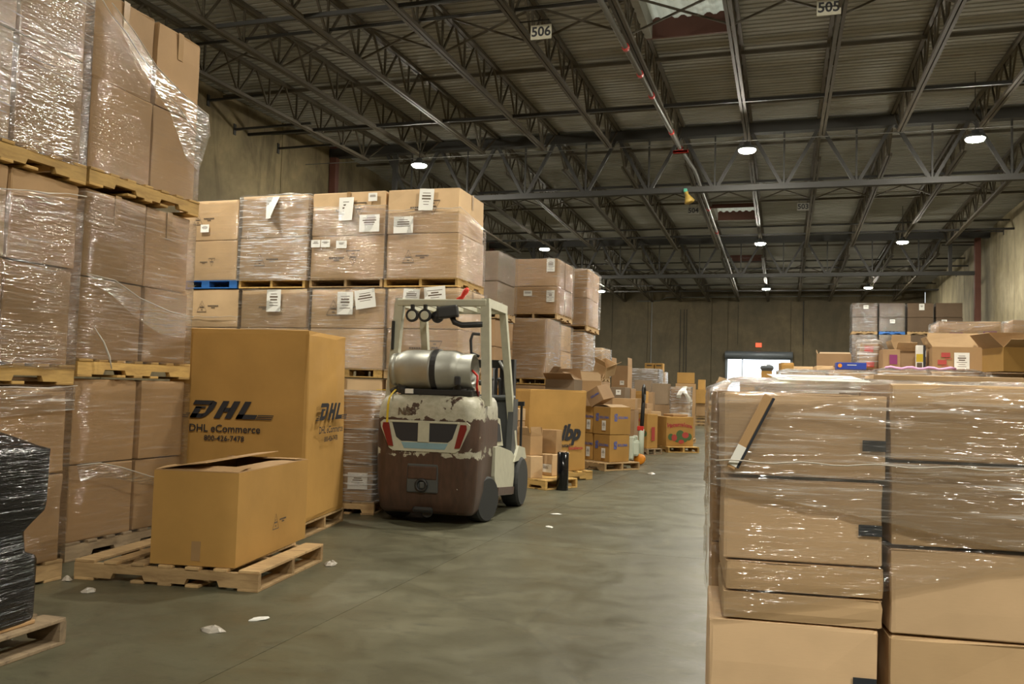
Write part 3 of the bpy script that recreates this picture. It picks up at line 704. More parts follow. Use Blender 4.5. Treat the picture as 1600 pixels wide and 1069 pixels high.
# ---- tall stacks beside the camera: two columns of three loads
def two_by(labelbase, cx, cy, z, wx, segs, layers, col, seed, tape='+x', j=.012):
    """cartons: segs along y, layers upward; each as deep as the load"""
    out = []; y0 = cy; rr = random.Random(seed); zz = z
    for li, h in enumerate(layers):
        yy = cy
        for si, L in enumerate(segs):
            lv = ('lower', 'upper')[li] if len(layers) == 2 else ('bottom', 'middle', 'top')[li]
            nm = ('nearer', 'farther')[si] if len(segs) == 2 else ('nearest', 'middle', 'farthest')[si]
            o = carton(f'{lv} {nm} brown carton of the {labelbase}', cx + rr.uniform(-j, j), yy + L / 2, zz, wx, L - .008, h - .004, rr.uniform(-.5, .5), col, .008, .006, tape=[tape] if tape and seed in (5, 6) and li else None)
            out.append(o); yy += L
        zz += h
    return out
A0 = 'stack beside the black-wrapped load'
pallet(f'bottom pallet of the {A0}', -4.81, 3.855, 0, 90, 1.19, 1.02, 'wood')
two_by('ground load behind the black-wrapped pallet', -4.81, 3.26, .125, 1.0, (.63, .55), (.54, .54), 'tan', 1)
pallet(f'pallet under the middle load of the {A0}', -4.81, 3.855, 1.215, 90, 1.19, 1.04, 'wood_yellow')
two_by('middle load above the black-wrapped pallet', -4.81, 3.27, 1.34, 1.0, (.64, .53), (.61, .54), 'tan', 2)
pallet(f'pallet under the top load of the {A0}', -4.80, 3.855, 2.495, 90, 1.19, 1.04, 'wood_yellow')
two_by('top load above the black-wrapped pallet', -4.81, 3.27, 2.62, 1.0, (.64, .53), (.67, .67), 'tan', 3)
wrap('wrinkled film round the top load above the black-wrapped pallet', -4.81, 3.86, 0, 1.01, 1.18, 2.60, 3.97, 'film2', 11, nz=12)
wrap('film round the middle load above the black-wrapped pallet', -4.81, 3.86, 0, 1.01, 1.18, 1.31, [2.35, 2.28, 2.42, 2.42], 'film', 12, rope=(1,))
wrap('bunched film at the head of the ground load behind the black pallet', -4.81, 3.86, 0, 1.02, 1.19, [.98, .98, 1.06, 1.05], 1.205, 'film_heavy', 13, amp=.02, rope=(1,))
wrap('thin film low on the ground load behind the black pallet', -4.81, 3.86, 0, 1.01, 1.18, .14, [1.0, .98, 1.04, 1.04], 'film_light', 14)
B0 = 'stack behind the boxed pallet'
pallet(f'bottom pallet of the {B0}', -5.16, 5.425, 0, 90, 1.19, 1.02, 'wood_grey')
b1 = two_by('ground load behind the boxed pallet', -5.15, 4.83, .125, 1.0, (.64, .53), (.535, .60), 'tan', 4)
pallet(f'pallet under the middle load of the {B0}', -5.15, 5.425, 1.27, 90, 1.19, 1.04, 'wood_yellow')
b2 = two_by('middle load behind the boxed pallet', -5.16, 4.83, 1.395, 1.0, (.64, .53), (.58, .62), 'tan', 5)
pallet(f'pallet under the top load of the {B0}', -5.14, 5.425, 2.61, 90, 1.19, 1.04, 'wood_yellow')
b3 = two_by('top load behind the boxed pallet', -5.16, 4.83, 2.735, 1.0, (.65, .54), (.66, .66), 'tan', 6)
wrap('film slipping down the top load behind the boxed pallet', -5.16, 5.425, 0, 1.01, 1.19, 2.71, [4.0, 3.98, 3.25, 3.5], 'film_light', 15, rope=(1,))
wrap('film round the middle load behind the boxed pallet', -5.16, 5.425, 0, 1.01, 1.19, 1.38, 2.58, 'film', 16)
wrap('film round the ground load behind the boxed pallet', -5.15, 5.425, 0, 1.02, 1.19, .13, 1.25, 'film_light', 17)
def loose_flap(label, pts, mt='film_light'):
    """loose sheet of film lying against the load: strip of quads between two edges"""
    mb = MB(); n = len(pts)
    for a, b in pts: mb.v += [a, b]
    mb.f = [(2 * i, 2 * i + 2, 2 * i + 3, 2 * i + 1) for i in range(n - 1)]
    me = mb.mesh('film', M[mt], True, normals=False); ul = me.uv_layers.new(name='UVMap')
    for p in me.polygons:
        for li in p.loop_indices:
            v = me.vertices[me.loops[li].vertex_index].co; ul.data[li].uv = (v.y * 1.3, v.z)
    o = obj('film_flap', me); tag(o, label, 'wrap')
    MB().tube([a for a, b in pts], .0035, 6).build('twisted_edge', M['rope'], o, True); return o
loose_flap('loose film flap hanging on the ground load behind the boxed pallet', [((-4.62, 4.86, .66), (-4.62, 4.90, .55)), ((-4.60, 5.05, .665), (-4.61, 5.06, .56)), ((-4.59, 5.25, .62), (-4.61, 5.22, .54)), ((-4.59, 5.55, .53), (-4.61, 5.5, .47)), ((-4.60, 5.95, .44), (-4.61, 5.9, .40))])
loose_flap('loose film flap across the middle load behind the boxed pallet', [((-4.62, 4.86, 1.985), (-4.62, 4.88, 1.93)), ((-4.60, 5.1, 1.97), (-4.615, 5.1, 1.86)), ((-4.59, 5.35, 1.87), (-4.61, 5.3, 1.74)), ((-4.60, 5.7, 1.80), (-4.61, 5.6, 1.62)), ((-4.61, 6.0, 1.78), (-4.615, 5.95, 1.6))])
loose_flap('long loose film sheet trailing off the top load behind the boxed pallet', [((-4.62, 4.95, 3.95), (-4.62, 4.95, 3.90)), ((-4.59, 5.15, 3.82), (-4.61, 5.12, 3.70)), ((-4.58, 5.4, 3.64), (-4.60, 5.38, 3.50)), ((-4.56, 5.7, 3.52), (-4.60, 5.6, 3.34)), ((-4.54, 5.98, 3.45), (-4.60, 5.8, 3.05)), ((-4.57, 6.05, 3.30), (-4.61, 5.98, 2.98))])
tag(MB().tube([(-4.62, 4.95, 1.62), (-4.58, 5.0, 1.52), (-4.57, 5.05, 1.42), (-4.55, 5.06, 1.33)], [.002, .006, .008, .003], 6).build('film_tail', M['rope'], None, True), 'short twisted film tail hanging by the lower pallet edge', 'wrap')

# ---- black wrapped load at the corner of the frame
pallet('weathered pallet under the black-wrapped load', -3.74, 2.86, 0, 1, 1.02, 1.06, 'wood_grey')
bl = thing('black_wrapped_load', 'lumpy load wrapped in shiny black film on a weathered pallet', 'load', (-3.775, 2.72, 0), radians(1))
MB().box(-.50, .50, -.55, .53, .127, .145, .004).build('slip_sheet', M['kraft'], bl)
prof = [(.145, .05, .02), (.16, .05, .025), (.42, .05, .02), (.445, .05, .015), (.46, .035, -.03), (.55, .03, -.04), (.60, .04, -.005), (.645, .06, .04), (.665, .065, .05), (.69, .065, .052), (.90, .065, .055), (.925, .065, .055), (.945, .03, .03), (1.0, -.05, -.09), (1.05, -.15, -.2), (1.10, -.3, -.33)]
rings = []; rr = random.Random(5)
for z, ex, ey in prof:
    W, Dd = .45 + ex, .50 + ey; ring = []
    for e, (a, b) in enumerate((((-W, -Dd), (W, -Dd)), ((W, -Dd), (W, Dd)), ((W, Dd), (-W, Dd)), ((-W, Dd), (-W, -Dd)))):
        for i in range(8):
            f = (.012, .05, .2, .4, .6, .8, .95, .988)[i]; ring.append((a[0] + (b[0] - a[0]) * f + rr.uniform(-.005, .005), a[1] + (b[1] - a[1]) * f + rr.uniform(-.004, .004), z + rr.uniform(-.005, .005)))
    rings.append(ring)
me = MB().loft(rings).mesh('film_cover', M['black_film'], True); ul = me.uv_layers.new(name='UVMap')
for p in me.polygons:
    for li in p.loop_indices:
        v = me.vertices[me.loops[li].vertex_index].co; ul.data[li].uv = (v.x + v.y, v.z)
obj('film_cover', me, bl)

# ---- long carton on a pallet
pallet('pale wooden pallet on the floor under the single long carton', -3.68, 5.05, 0, 7, 1.24, 1.0, 'wood')
lw, ld, lh = .56, 1.13, .575
lc = open_carton('long plain carton with its lid flap lifting, alone on a pallet', -3.545, 5.16, .128, lw, ld, lh, 9, 'gold', {'-x': (9, .33), '-y': (4, .2), '+y': (4, .2)}, fl_col='kraft')
flap(lc, lw, ld, lh, '+x', -1.5, .20, 'kraft'); lc['_s'] = (lw, ld)
mark(lc, '+x', .02, .20, .10)
stick(lc, tape_mesh(.12), 'tape', (lw, ld), '-y', .02, .09)

# ---- bulk courier box
def logo_mesh(W=.78, mt=None):
    mb = MB(); H = .145; sh = .55
    def poly(pts): mb.prism([(x + sh * z, z) for x, z in pts], -.001, 0)
    def R(x0, x1, z0, z1): poly([(x0, z0), (x1, z0), (x1, z1), (x0, z1)])
    x = -.31; h = H
    R(x - .035, x + .125, h * .76, h); R(x, x + .055, h * .0, h * .62); R(x, x + .10, 0, h * .24); R(x + .0, x + .09, h * .55, h * .66)
    poly([(x + .10, 0), (x + .135, h * .12), (x + .165, h * .5), (x + .165, h * .9), (x + .125, h), (x + .11, h * .76), (x + .11, h * .3), (x + .09, h * .24)])
    x = -.10; R(x, x + .055, 0, h); R(x + .095, x + .15, 0, h); R(x + .05, x + .10, h * .38, h * .62)
    x = .09; R(x, x + .055, 0, h); R(x, x + .17, 0, h * .26)
    for k in range(3):
        z0 = h * (.0 + .105 * k); R(.265, .40 - .0 * k, z0, z0 + h * .055); R(-.40 + .02 * k, -.325, z0, z0 + h * .055)
    return mb.mesh('courier_logo', M['ink'])
dw, dd, dh = 1.30, 1.04, 1.58
pallet('pallet under the tall courier bulk box', -4.40, 6.74, 0, 10, 1.22, 1.02, 'wood')
dl = carton('tall golden bulk box with black courier lettering on two sides', -4.405, 6.705, .128, dw, dd, dh, 10, 'gold', .02, .010, taper=.955, group=None, name='bulk_box')
lg = logo_mesh()
for face, u in (('-y', -.08), ('+x', -.01)):
    s = 1 if face == '-y' else 1
    stick(dl, lg, 'printed_logo', (dw, dd), face, u, .83, -.006 if face == '-y' else .010)
    stick(dl, text_mesh('DHL eCommerce', .085, M['ink'], 0, .0012), 'printed_text', (dw, dd), face, u, .745, -.005 if face == '-y' else .011)
    stick(dl, text_mesh('800-426-7478', .062, M['ink'], 0, .001), 'printed_text', (dw, dd), face, u, .665, -.004 if face == '-y' else .011)

# ---- row of double-stacked loads behind: four columns, three loads high
cols = [('blue-pallet column', -8.47, 1.10, 'pale'), ('column with the bent white sheet', -7.31, 1.17, 'pale'), ('column beside the corner column', -6.08, 1.20, 'pale'), ('corner column above the forklift', -4.90, 1.11, 'pale')]
TZ = [0, 1.37, 2.67]
CC = {}
for ci, (cn, cx, cw, cc) in enumerate(cols):
    for ti, z in enumerate(TZ):
        tn = ('ground', 'middle', 'top')[ti]
        blue = ci == 0 and ti == 2
        xx = cx + (.05 if ti < 2 else 0)
        pallet(f"{'blue' if blue else 'wooden'} pallet of the {tn} load, {cn}", xx, 11.82, z, 90, 1.1, 1.13 if ci != 2 else 1.18, 'blue' if blue else ('wood_yellow' if (ci + ti) % 2 else 'wood'), 'block' if blue or ti == 1 else 'stringer')
        H = [1.235, 1.165, 1.28 if ci else 1.24][ti]
        for li in range(2):
            CC[ci, ti, li] = o = carton(f"{('lower', 'upper')[li]} big carton of the {tn} load, {cn}", xx + rnd.uniform(-.008, .008), 11.82, z + .127 + li * (H * .5), cw - .03 * (li if ci == 1 else 0), 1.1, H * .5 - .004, rnd.uniform(-.6, .6), cc, .01, .006, tape=['-y', '+x'] if li and ci > 1 else None)
        if ti:
            zt = z + .127 + H
            tops = [zt + .01] * 4
            if ti == 2 and ci == 2: tops = [zt - .22] * 4
            if ti == 2 and ci == 3: tops = [zt - .30, zt - .30, zt - .42, zt - .4]
            if ti == 1 and ci == 0: tops = [zt - .42] * 4
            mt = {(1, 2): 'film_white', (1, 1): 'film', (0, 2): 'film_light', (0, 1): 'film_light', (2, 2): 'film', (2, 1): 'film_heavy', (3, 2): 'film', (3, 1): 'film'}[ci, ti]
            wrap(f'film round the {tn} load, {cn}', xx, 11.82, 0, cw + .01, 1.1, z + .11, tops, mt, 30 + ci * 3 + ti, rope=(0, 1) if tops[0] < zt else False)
k = CC
mark(k[0, 2, 1], '-y', -.18, .33, .17); mark(k[0, 2, 0], '-y', .1, .28, .12, True); mark(k[0, 1, 1], '-y', -.1, .32, .17)
paper(k[0, 2, 1], '-y', -.03, .18, .15, .12, 4, 1)
paper(k[1, 2, 1], '-y', -.02, .44, .22, .33, 4, 2, 0, .7)
mark(k[1, 2, 0], '-y', -.22, .30, .18); mark(k[1, 1, 1], '-y', .05, .3, .17, True)
paper(k[1, 1, 1], '-y', .02, .40, .24, .33, 5, 3)
mark(k[2, 2, 1], '-y', .18, .36, .22, True); mark(k[2, 2, 0], '-y', .10, .30, .22, True); mark(k[2, 1, 1], '-y', -.22, .30, .22)
paper(k[2, 2, 1], '-y', -.02, .38, .24, .34, 5, 4, 0, .12); paper(k[2, 2, 1], '-y', .40, .54, .14, .12, 3, 5); paper(k[2, 2, 1], '-y', .36, .16, .32, .25, 4, 6)
paper(k[2, 2, 0], '-y', -.5, .52, .15, .11, 3, 7); paper(k[2, 2, 0], '-y', -.34, .52, .15, .11, 3, 8); paper(k[2, 2, 0], '-y', -.08, .50, .17, .11, 3, 9)
paper(k[2, 1, 1], '-y', -.02, .36, .25, .33, 5, 10); paper(k[2, 1, 1], '-y', .30, .42, .32, .27, 4, 11, -8)
mark(k[3, 2, 1], '-y', .16, .36, .2, True); mark(k[3, 2, 0], '-y', -.20, .31, .18); mark(k[3, 1, 0], '-y', .2, .3, .22, True)
paper(k[3, 2, 1], '-y', .06, .47, .22, .31, 5, 12, 3); paper(k[3, 2, 1], '-y', -.28, .12, .30, .24, 4, 13)
paper(k[3, 1, 1], '-y', -.16, .46, .25, .2, 4, 14, 4); paper(k[3, 1, 1], '-y', .20, .46, .32, .26, 4, 15, -5)

# ---- loads farther down the row
def simple_load(key, cx, cy, z, w_, d_, layers, col, film_=None, seed=0, wd='wood', base=True, depth_split=1, lab=True):
    if base: pallet(f'pallet under the {key}', cx, cy, z, 90, d_, w_, wd)
    zz = z + (.127 if base else 0); out = []
    for li, h in enumerate(layers):
        for si in range(depth_split):
            dd_ = d_ / depth_split
            nm = f"{['lower', 'upper', 'third'][li] if len(layers) > 1 else 'single'} {'' if depth_split == 1 else ('front ', 'rear ')[si]}carton of the {key}"
            o = carton(nm, cx + rnd.uniform(-.01, .01), cy - d_ / 2 + dd_ * (si + .5), zz, w_, dd_ - .012, h - .004, rnd.uniform(-.5, .5), col, .012, .008)
            out.append(o)
        zz += h
    if film_: wrap(f'film round the {key}', cx, cy, 0, w_ + .01, d_, z + .12, zz + .005, film_, seed)
    return out
simple_load('ground load beyond the corner column', -5.55, 15.55, 0, 1.1, 1.15, (.62, .6), 'brown')
simple_load('dark middle load beyond the corner column', -5.55, 15.55, 1.36, 1.1, 1.15, (.55, .5), 'brown')
d1 = simple_load('dark top load beyond the corner column', -5.53, 15.55, 2.55, 1.1, 1.12, (.56, .56), 'grey', 'film_light', 51)
simple_load('ground load behind the tall white-lettered bin', -4.95, 17.0, 0, 1.04, 1.0, (.62, .62), 'brown')
simple_load('ground load next down the row', -4.95, 18.1, 0, 1.04, 1.0, (.62, .62), 'brown')
d2 = simple_load('middle load with the streak of bright film', -4.95, 16.98, 1.37, 1.06, .98, (1.185,), 'kraft', 'film_heavy', 52, 'wood_yellow')
simple_load('middle load just behind the bright film streak', -4.93, 18.05, 1.37, 1.02, .98, (.6, .55), 'pale', 'film_heavy', 53)
d2u = simple_load('top load with three white labels down the row', -4.87, 17.66, 2.70, 1.0, 1.36, (.55, .57), 'kraft', 'film', 54, 'wood', True, 2)
paper(d2u[2], '-y', .36, .42, .17, .26, 6, 21); paper(d2u[0], '-y', .36, .34, .17, .24, 6, 22); paper(d2u[0], '-y', -.12, .40, .18, .11, 3, 23)
paper(d2[0], '-y', -.34, 1.08, .3, .12, 3, 24)
simple_load('ground load of the slim column', -4.82, 19.6, 0, 1.1, 1.25, (.62, .62), 'brown')
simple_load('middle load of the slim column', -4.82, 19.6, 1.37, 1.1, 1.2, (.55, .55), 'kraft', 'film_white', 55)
simple_load('top load of the slim column', -4.76, 19.75, 2.62, 1.1, 1.4, (.62, .66), 'kraft', 'film_heavy', 56, 'wood', True, 2)
simple_load('ground load past the slim column', -4.95, 22.5, 0, 1.1, 1.2, (.7, .7), 'brown')
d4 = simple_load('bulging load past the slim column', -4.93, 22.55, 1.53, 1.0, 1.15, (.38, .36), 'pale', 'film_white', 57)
paper(d4[0], '-y', .3, .2, .2, .2, 4, 25)

# ---- wrapped loads squeezed beside the courier box
pallet('pallet under the wrapped load beside the courier box', -4.35, 7.86, 0, 10, .80, .62, 'wood_grey') if False else None
pallet('small pallet under the film-wrapped boxes beside the courier box', -4.24, 8.02, 0, 10, .80, .62, 'wood')
for li, (h, cc) in enumerate(((.36, 'kraft'), (.34, 'brown'), (.34, 'kraft'))):
    o = carton(f"{('bottom', 'middle', 'top')[li]} film-wrapped carton between the courier box and forklift", -4.24, 8.02, .127 + [0, .36, .70][li], .74, .56, h - .005, 10 + rnd.uniform(-2, 2), cc, .01, .01)
    if li == 0: paper(o, '-y', .22, .2, .2, .16, 5, 31)
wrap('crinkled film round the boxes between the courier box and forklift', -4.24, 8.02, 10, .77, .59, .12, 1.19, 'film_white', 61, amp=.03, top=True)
pallet('blue pallet behind the rear of the forklift', -4.55, 9.75, 0, 3, 1.1, 1.0, 'blue', 'block')
for li, (h, cc) in enumerate(((.55, 'brown'), (.52, 'brown'))):
    o = carton(f"{('lower', 'upper')[li]} wrapped carton on the blue pallet behind the forklift", -4.55, 9.75, .127 + .55 * li, 1.02, .94, h - .005, 3, cc, .01, .01)
    paper(o, '-y', .12, .3, .16, .2, 4, 33 + li)
wrap('wrinkled film round the load on the blue pallet', -4.55, 9.75, 3, 1.03, .95, .10, 1.2, 'film_heavy', 62, amp=.03)
ys_ = thing('yellow_strap', 'bright yellow strap over the carton behind the forklift', 'strap', (-4.35, 9.26, 1.2), radians(3))
MB().box(-.03, .03, -.02, .75, 0, .012).build('webbing', M['yellow'], ys_); MB().box(-.035, .035, -.035, -.02, -.22, .01).build('loose_end', M['yellow'], ys_); MB().box(-.22, .2, .1, .14, .012, .02).build('cross_webbing', M['yellow'], ys_)

# ---- heap of loose cartons past the forklift
pallet('splintered pallet under the small cartons by the forklift wheel', -2.98, 11.14, 0, -28, .62, .62, 'wood_yellow')
a_ = carton('small pale carton at the corner of the splintered pallet', -3.10, 10.98, .127, .22, .20, .285, -42, 'pale'); paper(a_, '-y', -.02, .08, .1, .1, 4, 41, off=.006)
a_ = carton('small carton with a white label under the square one', -2.97, 11.42, .127, .22, .2, .285, -25, 'pale'); paper(a_, '-y', 0, .10, .2, .11, 4, 42, off=.006)
open_carton('open-topped small carton standing on the pale corner carton', -3.17, 11.08, .415, .24, .22, .25, -30, 'kraft', {'-y': 100, '+x': 80, '-x': 115, '+y': 95})
carton('square plain carton leaning against the bin', -3.00, 11.54, .415, .27, .15, .32, -20, 'kraft')
carton('little pale carton topping the small carton pile', -3.45, 11.30, .85, .28, .14, .16, -30, 'pale')
carton('carton standing under the little pale carton', -3.45, 11.30, 0, .27, .13, .847, -30, 'brown')
pallet('yellowish pallet under the tall white-lettered bin', -3.36, 12.20, 0, 57, 1.22, 1.0, 'wood_yellow')
ib = carton('tall golden bin with slanted black lettering past the forklift', -3.41, 12.21, .128, 1.12, .98, 1.15, 57, 'gold', .015, .008, group=None, name='bulk_bin')
stick(ib, text_mesh('ibp', .30, M['ink'], .3, .014), 'printed_logo', (1.12, .98), '-y', .22, .54, .003)
stick(ib, text_mesh('Trusted', .07, M['ink'], 0, .002), 'printed_text', (1.12, .98), '-y', .11, .365, .003)
stick(ib, text_mesh('Excellence', .065, M['ink_red'], 0, .002), 'printed_text', (1.12, .98), '-y', .33, .325, .003)
a_ = carton('carton with one white label behind the small pile', -3.74, 13.25, .9, .42, .4, .36, 0, 'brown'); paper(a_, '-y', .06, .24, .14, .16, 3, 43, off=.008)
carton('tall carton holding up the white-labelled one', -3.74, 13.25, 0, .44, .42, .895, 0, 'brown')
carton('carton buried behind the tall bin', -3.50, 14.0, 0, .44, .40, 1.24, -8, 'brown')
open_carton('dark open carton with a raised lid behind the tall bin', -3.44, 13.95, 1.245, .5, .4, .20, -6, 'grey', {'-y': 150, '+y': 70, '-x': 60, '+x': 30}, fl_col='brown')
carton('carton buried behind the blue-printed boxes', -3.24, 14.97, 0, .36, .34, 1.22, 5, 'brown')
open_carton('torn open carton next to the dark lidded one', -3.22, 14.97, 1.225, .40, .36, .22, 10, 'kraft', {'-y': 60, '+x': 110, '-x': 95, '+y': 80}, fl_col='pale')
pallet('pallet under the blue-printed cartons', -2.86, 14.40, 0, -35, .95, .8, 'wood')
def blue_logo():
    if 'bl' not in TAPE:
        mb = MB()
        mb.prism([(-.16, -.06), (-.09, -.06), (-.16, .0)], -.001, 0).prism([(-.16, .015), (-.09, -.045), (-.09, .0), (-.16, .06)], -.001, 0).prism([(-.09, .015), (-.09, .065), (-.15, .065)], -.001, 0)
        TAPE['bl'] = mb.mesh('printed_logo', M['ink_blue'])
    return TAPE['bl']
for li in range(2):
    for si, (x, y) in enumerate(((-2.70, 14.33), (-3.02, 14.56))):
        w_, d_ = (.40, .46) if si == 0 else (.33, .42); lv = ('lower', 'upper')[li]
        nm = f"{lv} carton with blue print, {'at the aisle' if si == 0 else 'nearer the tall bin'}"
        if li and si == 0: o = open_carton(nm, x, y, .127 + .45 * li, w_, d_, .44, -35, 'gold', {'-y': -12, '+x': 12, '-x': 10, '+y': -14}, fl_col='pale', group='blue-printed cartons'); o['_s'] = (w_, d_)
        else: o = carton(nm, x, y, .127 + .45 * li, w_, d_, .445, -35, 'gold', group='blue-printed cartons')
        for face in ('-y', '+x'):
            stick(o, blue_logo(), 'printed_logo', (w_, d_), face, .02, .27, .003)
            stick(o, text_mesh('SOLOMA', .055, M['ink_blue'], 0, .002), 'printed_text', (w_, d_), face, .06, .27, .003)
        paper(o, '-y', .06, .14, .09, .16, 5, 44, off=.010)
for (nm, x, y, z, rx, ry, rz) in (('tilted carton with blue print tipped over the upper blue-printed box', -2.86, 14.36, 1.09, 8, -28, -25),):
    o = carton(nm, x, y, z, .30, .36, .26, col='brown', tilt=(radians(rx), radians(ry), radians(rz)), group='tilted cartons'); stick(o, text_mesh('SOLOMA', .045, M['ink_blue'], 0, .002), 'printed_text', (.30, .36), '-y', .03, .14, .003)
open_carton('open pale carton tipped up behind the tilted blue-printed one', -3.0, 15.05, 1.58, .26, .3, .22, col='pale', tilt=(radians(18), radians(24), radians(-20)), flaps={'+x': 140, '-y': 120})
carton('carton stacked under the black shelf box', -2.85, 16.3, 0, .5, .5, .94, 0, 'brown')
carton('low brown carton above the blue-printed boxes', -2.83, 16.3, .945, .44, .5, .21, 4, 'kraft')
carton('tall brown base carton deep in the heap', -3.22, 17.3, 0, .6, .6, 1.14, 0, 'brown')
a_ = carton('dark flat carton with a tiny label deep in the heap', -3.2, 17.3, 1.145, .5, .5, .22, -3, 'grey'); paper(a_, '-y', .12, .12, .1, .1, 3, 45, off=.008)
carton('tall support carton below the open brown box', -3.64, 20.4, 0, .6, .7, 1.36, 0, 'brown')
o = open_carton('open-fronted brown carton standing high in the heap', -3.63, 20.4, 1.365, .38, .6, .52, 0, 'brown', {'+x': 88, '-x': 92}); o['_s'] = (.38, .6)
paper(o, '-y', .06, .12, .1, .1, 3, 46, off=.006)
# stretch film roll
r_ = thing('film_roll', 'upright black roll of stretch film standing on the floor', 'roll', (-2.67, 10.88, 0))
MB().lathe([(.062, .0), (.074, .005), (.074, .48), (.062, .485)], 24).build('film_winding', M['black_film'], r_, True)
MB().lathe([(.040, .0), (.040, .50), (.034, .50), (.034, .49)], 20).build('core', M['brown'], r_, True)
# pallet jack
pj = thing('pallet_jack', 'pale green hand pallet jack with a tall black handle', 'pallet jack', (-2.50, 15.45, 0), radians(90))
MB().box(-.27, -.11, .05, .75, .06, .11, .01).build('fork', M['palegreen'], pj); MB().box(.11, .27, .05, .75, .06, .11, .01).build('fork', M['palegreen'], pj)
MB().box(-.2, .2, -.10, .07, .16, .42, .03).box(-.26, -.10, -.02, .06, .10, .5, .02).box(.1, .26, -.02, .06, .10, .5, .02).build('body', M['palegreen'], pj)
MB().lathe([(.03, -.06), (.09, -.055), (.10, -.04), (.10, .04), (.09, .055), (.03, .06)], 18, 'x', (0, -.1, .10)).build('wheel', M['orange'], pj, True)
MB().lathe([(.05, .1), (.05, .62), (.03, .64)], 12, 'z', (0, -.12, 0)).build('pump', M['palegreen'], pj, True)
MB().tube([(0, -.12, .55), (0, -.14, 1.0), (0, -.15, 1.24)], .035, 8).tube([(0, -.15, 1.10), (-.11, -.15, 1.16), (-.12, -.15, 1.34), (0, -.15, 1.40), (.12, -.15, 1.34), (.11, -.15, 1.16), (0, -.15, 1.10)], .022, 8).build('handle', M['black'], pj, True)
MB().box(-.05, .05, -.16, -.05, .60, .68, .01).build('release_box', M['red'], pj)
# melon bins
def melons(parent, size, face, u, v, s):
    mb = MB(); mr = MB()
    def disc(m_, cx, cz, a, b, dy): m_.prism([(cx + a * cos(2 * pi * i / 16), cz + b * sin(2 * pi * i / 16)) for i in range(16)], -dy, 0)
    for i_, (cx, cz, a, b) in enumerate(((-.30, 0, .09, .10), (0, .07, .13, .14), (.28, .01, .10, .11), (-.08, -.06, .11, .10), (.13, -.05, .11, .11))): disc(mb, cx * s, cz * s, a * s, b * s, .0008 + .0003 * i_)
    for i_, (cx, cz, a, b) in enumerate(((-.19, -.02, .09, .10), (.17, .06, .11, .09), (.04, -.14, .09, .06))): disc(mr, cx * s, cz * s, a * s, b * s, .0026 + .0003 * i_)
    stick(parent, mb.mesh('printed_melons', M['ink_green']), 'printed_melons', size, face, u, v, .003); stick(parent, mr.mesh('printed_slices', M['ink_red']), 'printed_slices', size, face, u, v, .003)
pallet('dark pallet under the farther melon bin', -2.70, 18.2, 0, -35, .5, .44, 'wood_grey')
bA = carton('half-turned melon bin with a red and green print, farther bin', -2.72, 18.19, .127, .42, .34, .71, -35, 'gold', .01, .006, group='melon bins', name='melon_bin')
melons(bA, (.42, .34), '-y', .0, .30, .55); stick(bA, text_mesh('Melons', .09, M['ink_red'], 0, .003), 'printed_text', (.42, .34), '-y', 0, .58, .003)
MB().box(-.05, .05, -.0015, 0, -.14, .14).build('printed_panel', M['ink_red'], bA, False, Matrix.Rotation(pi / 2, 4, 'Z') @ Vector((0, -.223, .30)), pi / 2)
pallet('yellowish pallet under the wide melon bin', -2.24, 19.52, 0, -60, .85, .72, 'wood_yellow')
bB = carton('wide melon bin facing the aisle with a row of printed melons', -2.26, 19.52, .127, .54, .66, .64, -60, 'gold', .012, .006, group='melon bins', name='melon_bin')
melons(bB, (.54, .66), '+x', .0, .20, .72)
for i_, ch in enumerate('Watermelons'):
    q = (i_ - 5) / 5; stick(bB, text_mesh(ch, .125, M['ink_red'], 0, .004), 'printed_letter', (.54, .66), '+x', q * .25, .47 - .035 * q * q, .003, -q * .3)
for (nm, x, y, z, w_, d_, h, rt, cc) in (
    ('small yellow carton lying on the farther melon bin', -2.80, 18.2, .842, .30, .28, .10, -35, 'pale'),
    ('gold carton perched behind the farther melon bin', -3.30, 21.2, 1.02, .30, .35, .29, -10, 'gold'),
    ('support carton under the gold perched one', -3.30, 21.2, 0, .5, .5, 1.015, -10, 'brown'),
    ('little carton with a small print by the jack handle', -3.16, 20.2, .885, .22, .3, .25, 0, 'pale'),
    ('support carton under the little printed one', -3.16, 20.2, 0, .32, .4, .88, 0, 'brown'),
    ('flat carton lying across the small boxes', -2.92, 20.6, .70, .36, .3, .14, 20, 'pale'),
    ('support carton under the flat lying one', -2.92, 20.6, 0, .3, .3, .695, 20, 'brown'),
    ('broken down carton on the wide melon bin', -2.26, 19.55, .772, .4, .4, .05, -50, 'kraft'),
    ('dark square carton in the back heap', -3.71, 24.3, 1.30, .46, .6, .32, 3, 'grey'),
    ('support carton under the dark square one', -3.71, 24.3, 0, .6, .6, 1.295, 3, 'brown'),
    ('big dark carton in the middle of the back heap', -3.36, 25.4, .95, .48, .7, .60, 0, 'grey'),
    ('support carton under the big dark one', -3.36, 25.4, 0, .6, .7, .945, 0, 'brown'),
    ('yellow carton with red print topping the back heap', -2.76, 26.3, 1.58, .52, .5, .32, 6, 'gold'),
    ('support carton under the yellow topping one', -2.76, 26.3, 0, .6, .6, 1.575, 6, 'kraft')):
    carton(nm, x, y, z, w_, d_, h, rt, cc, group='heaped cartons')
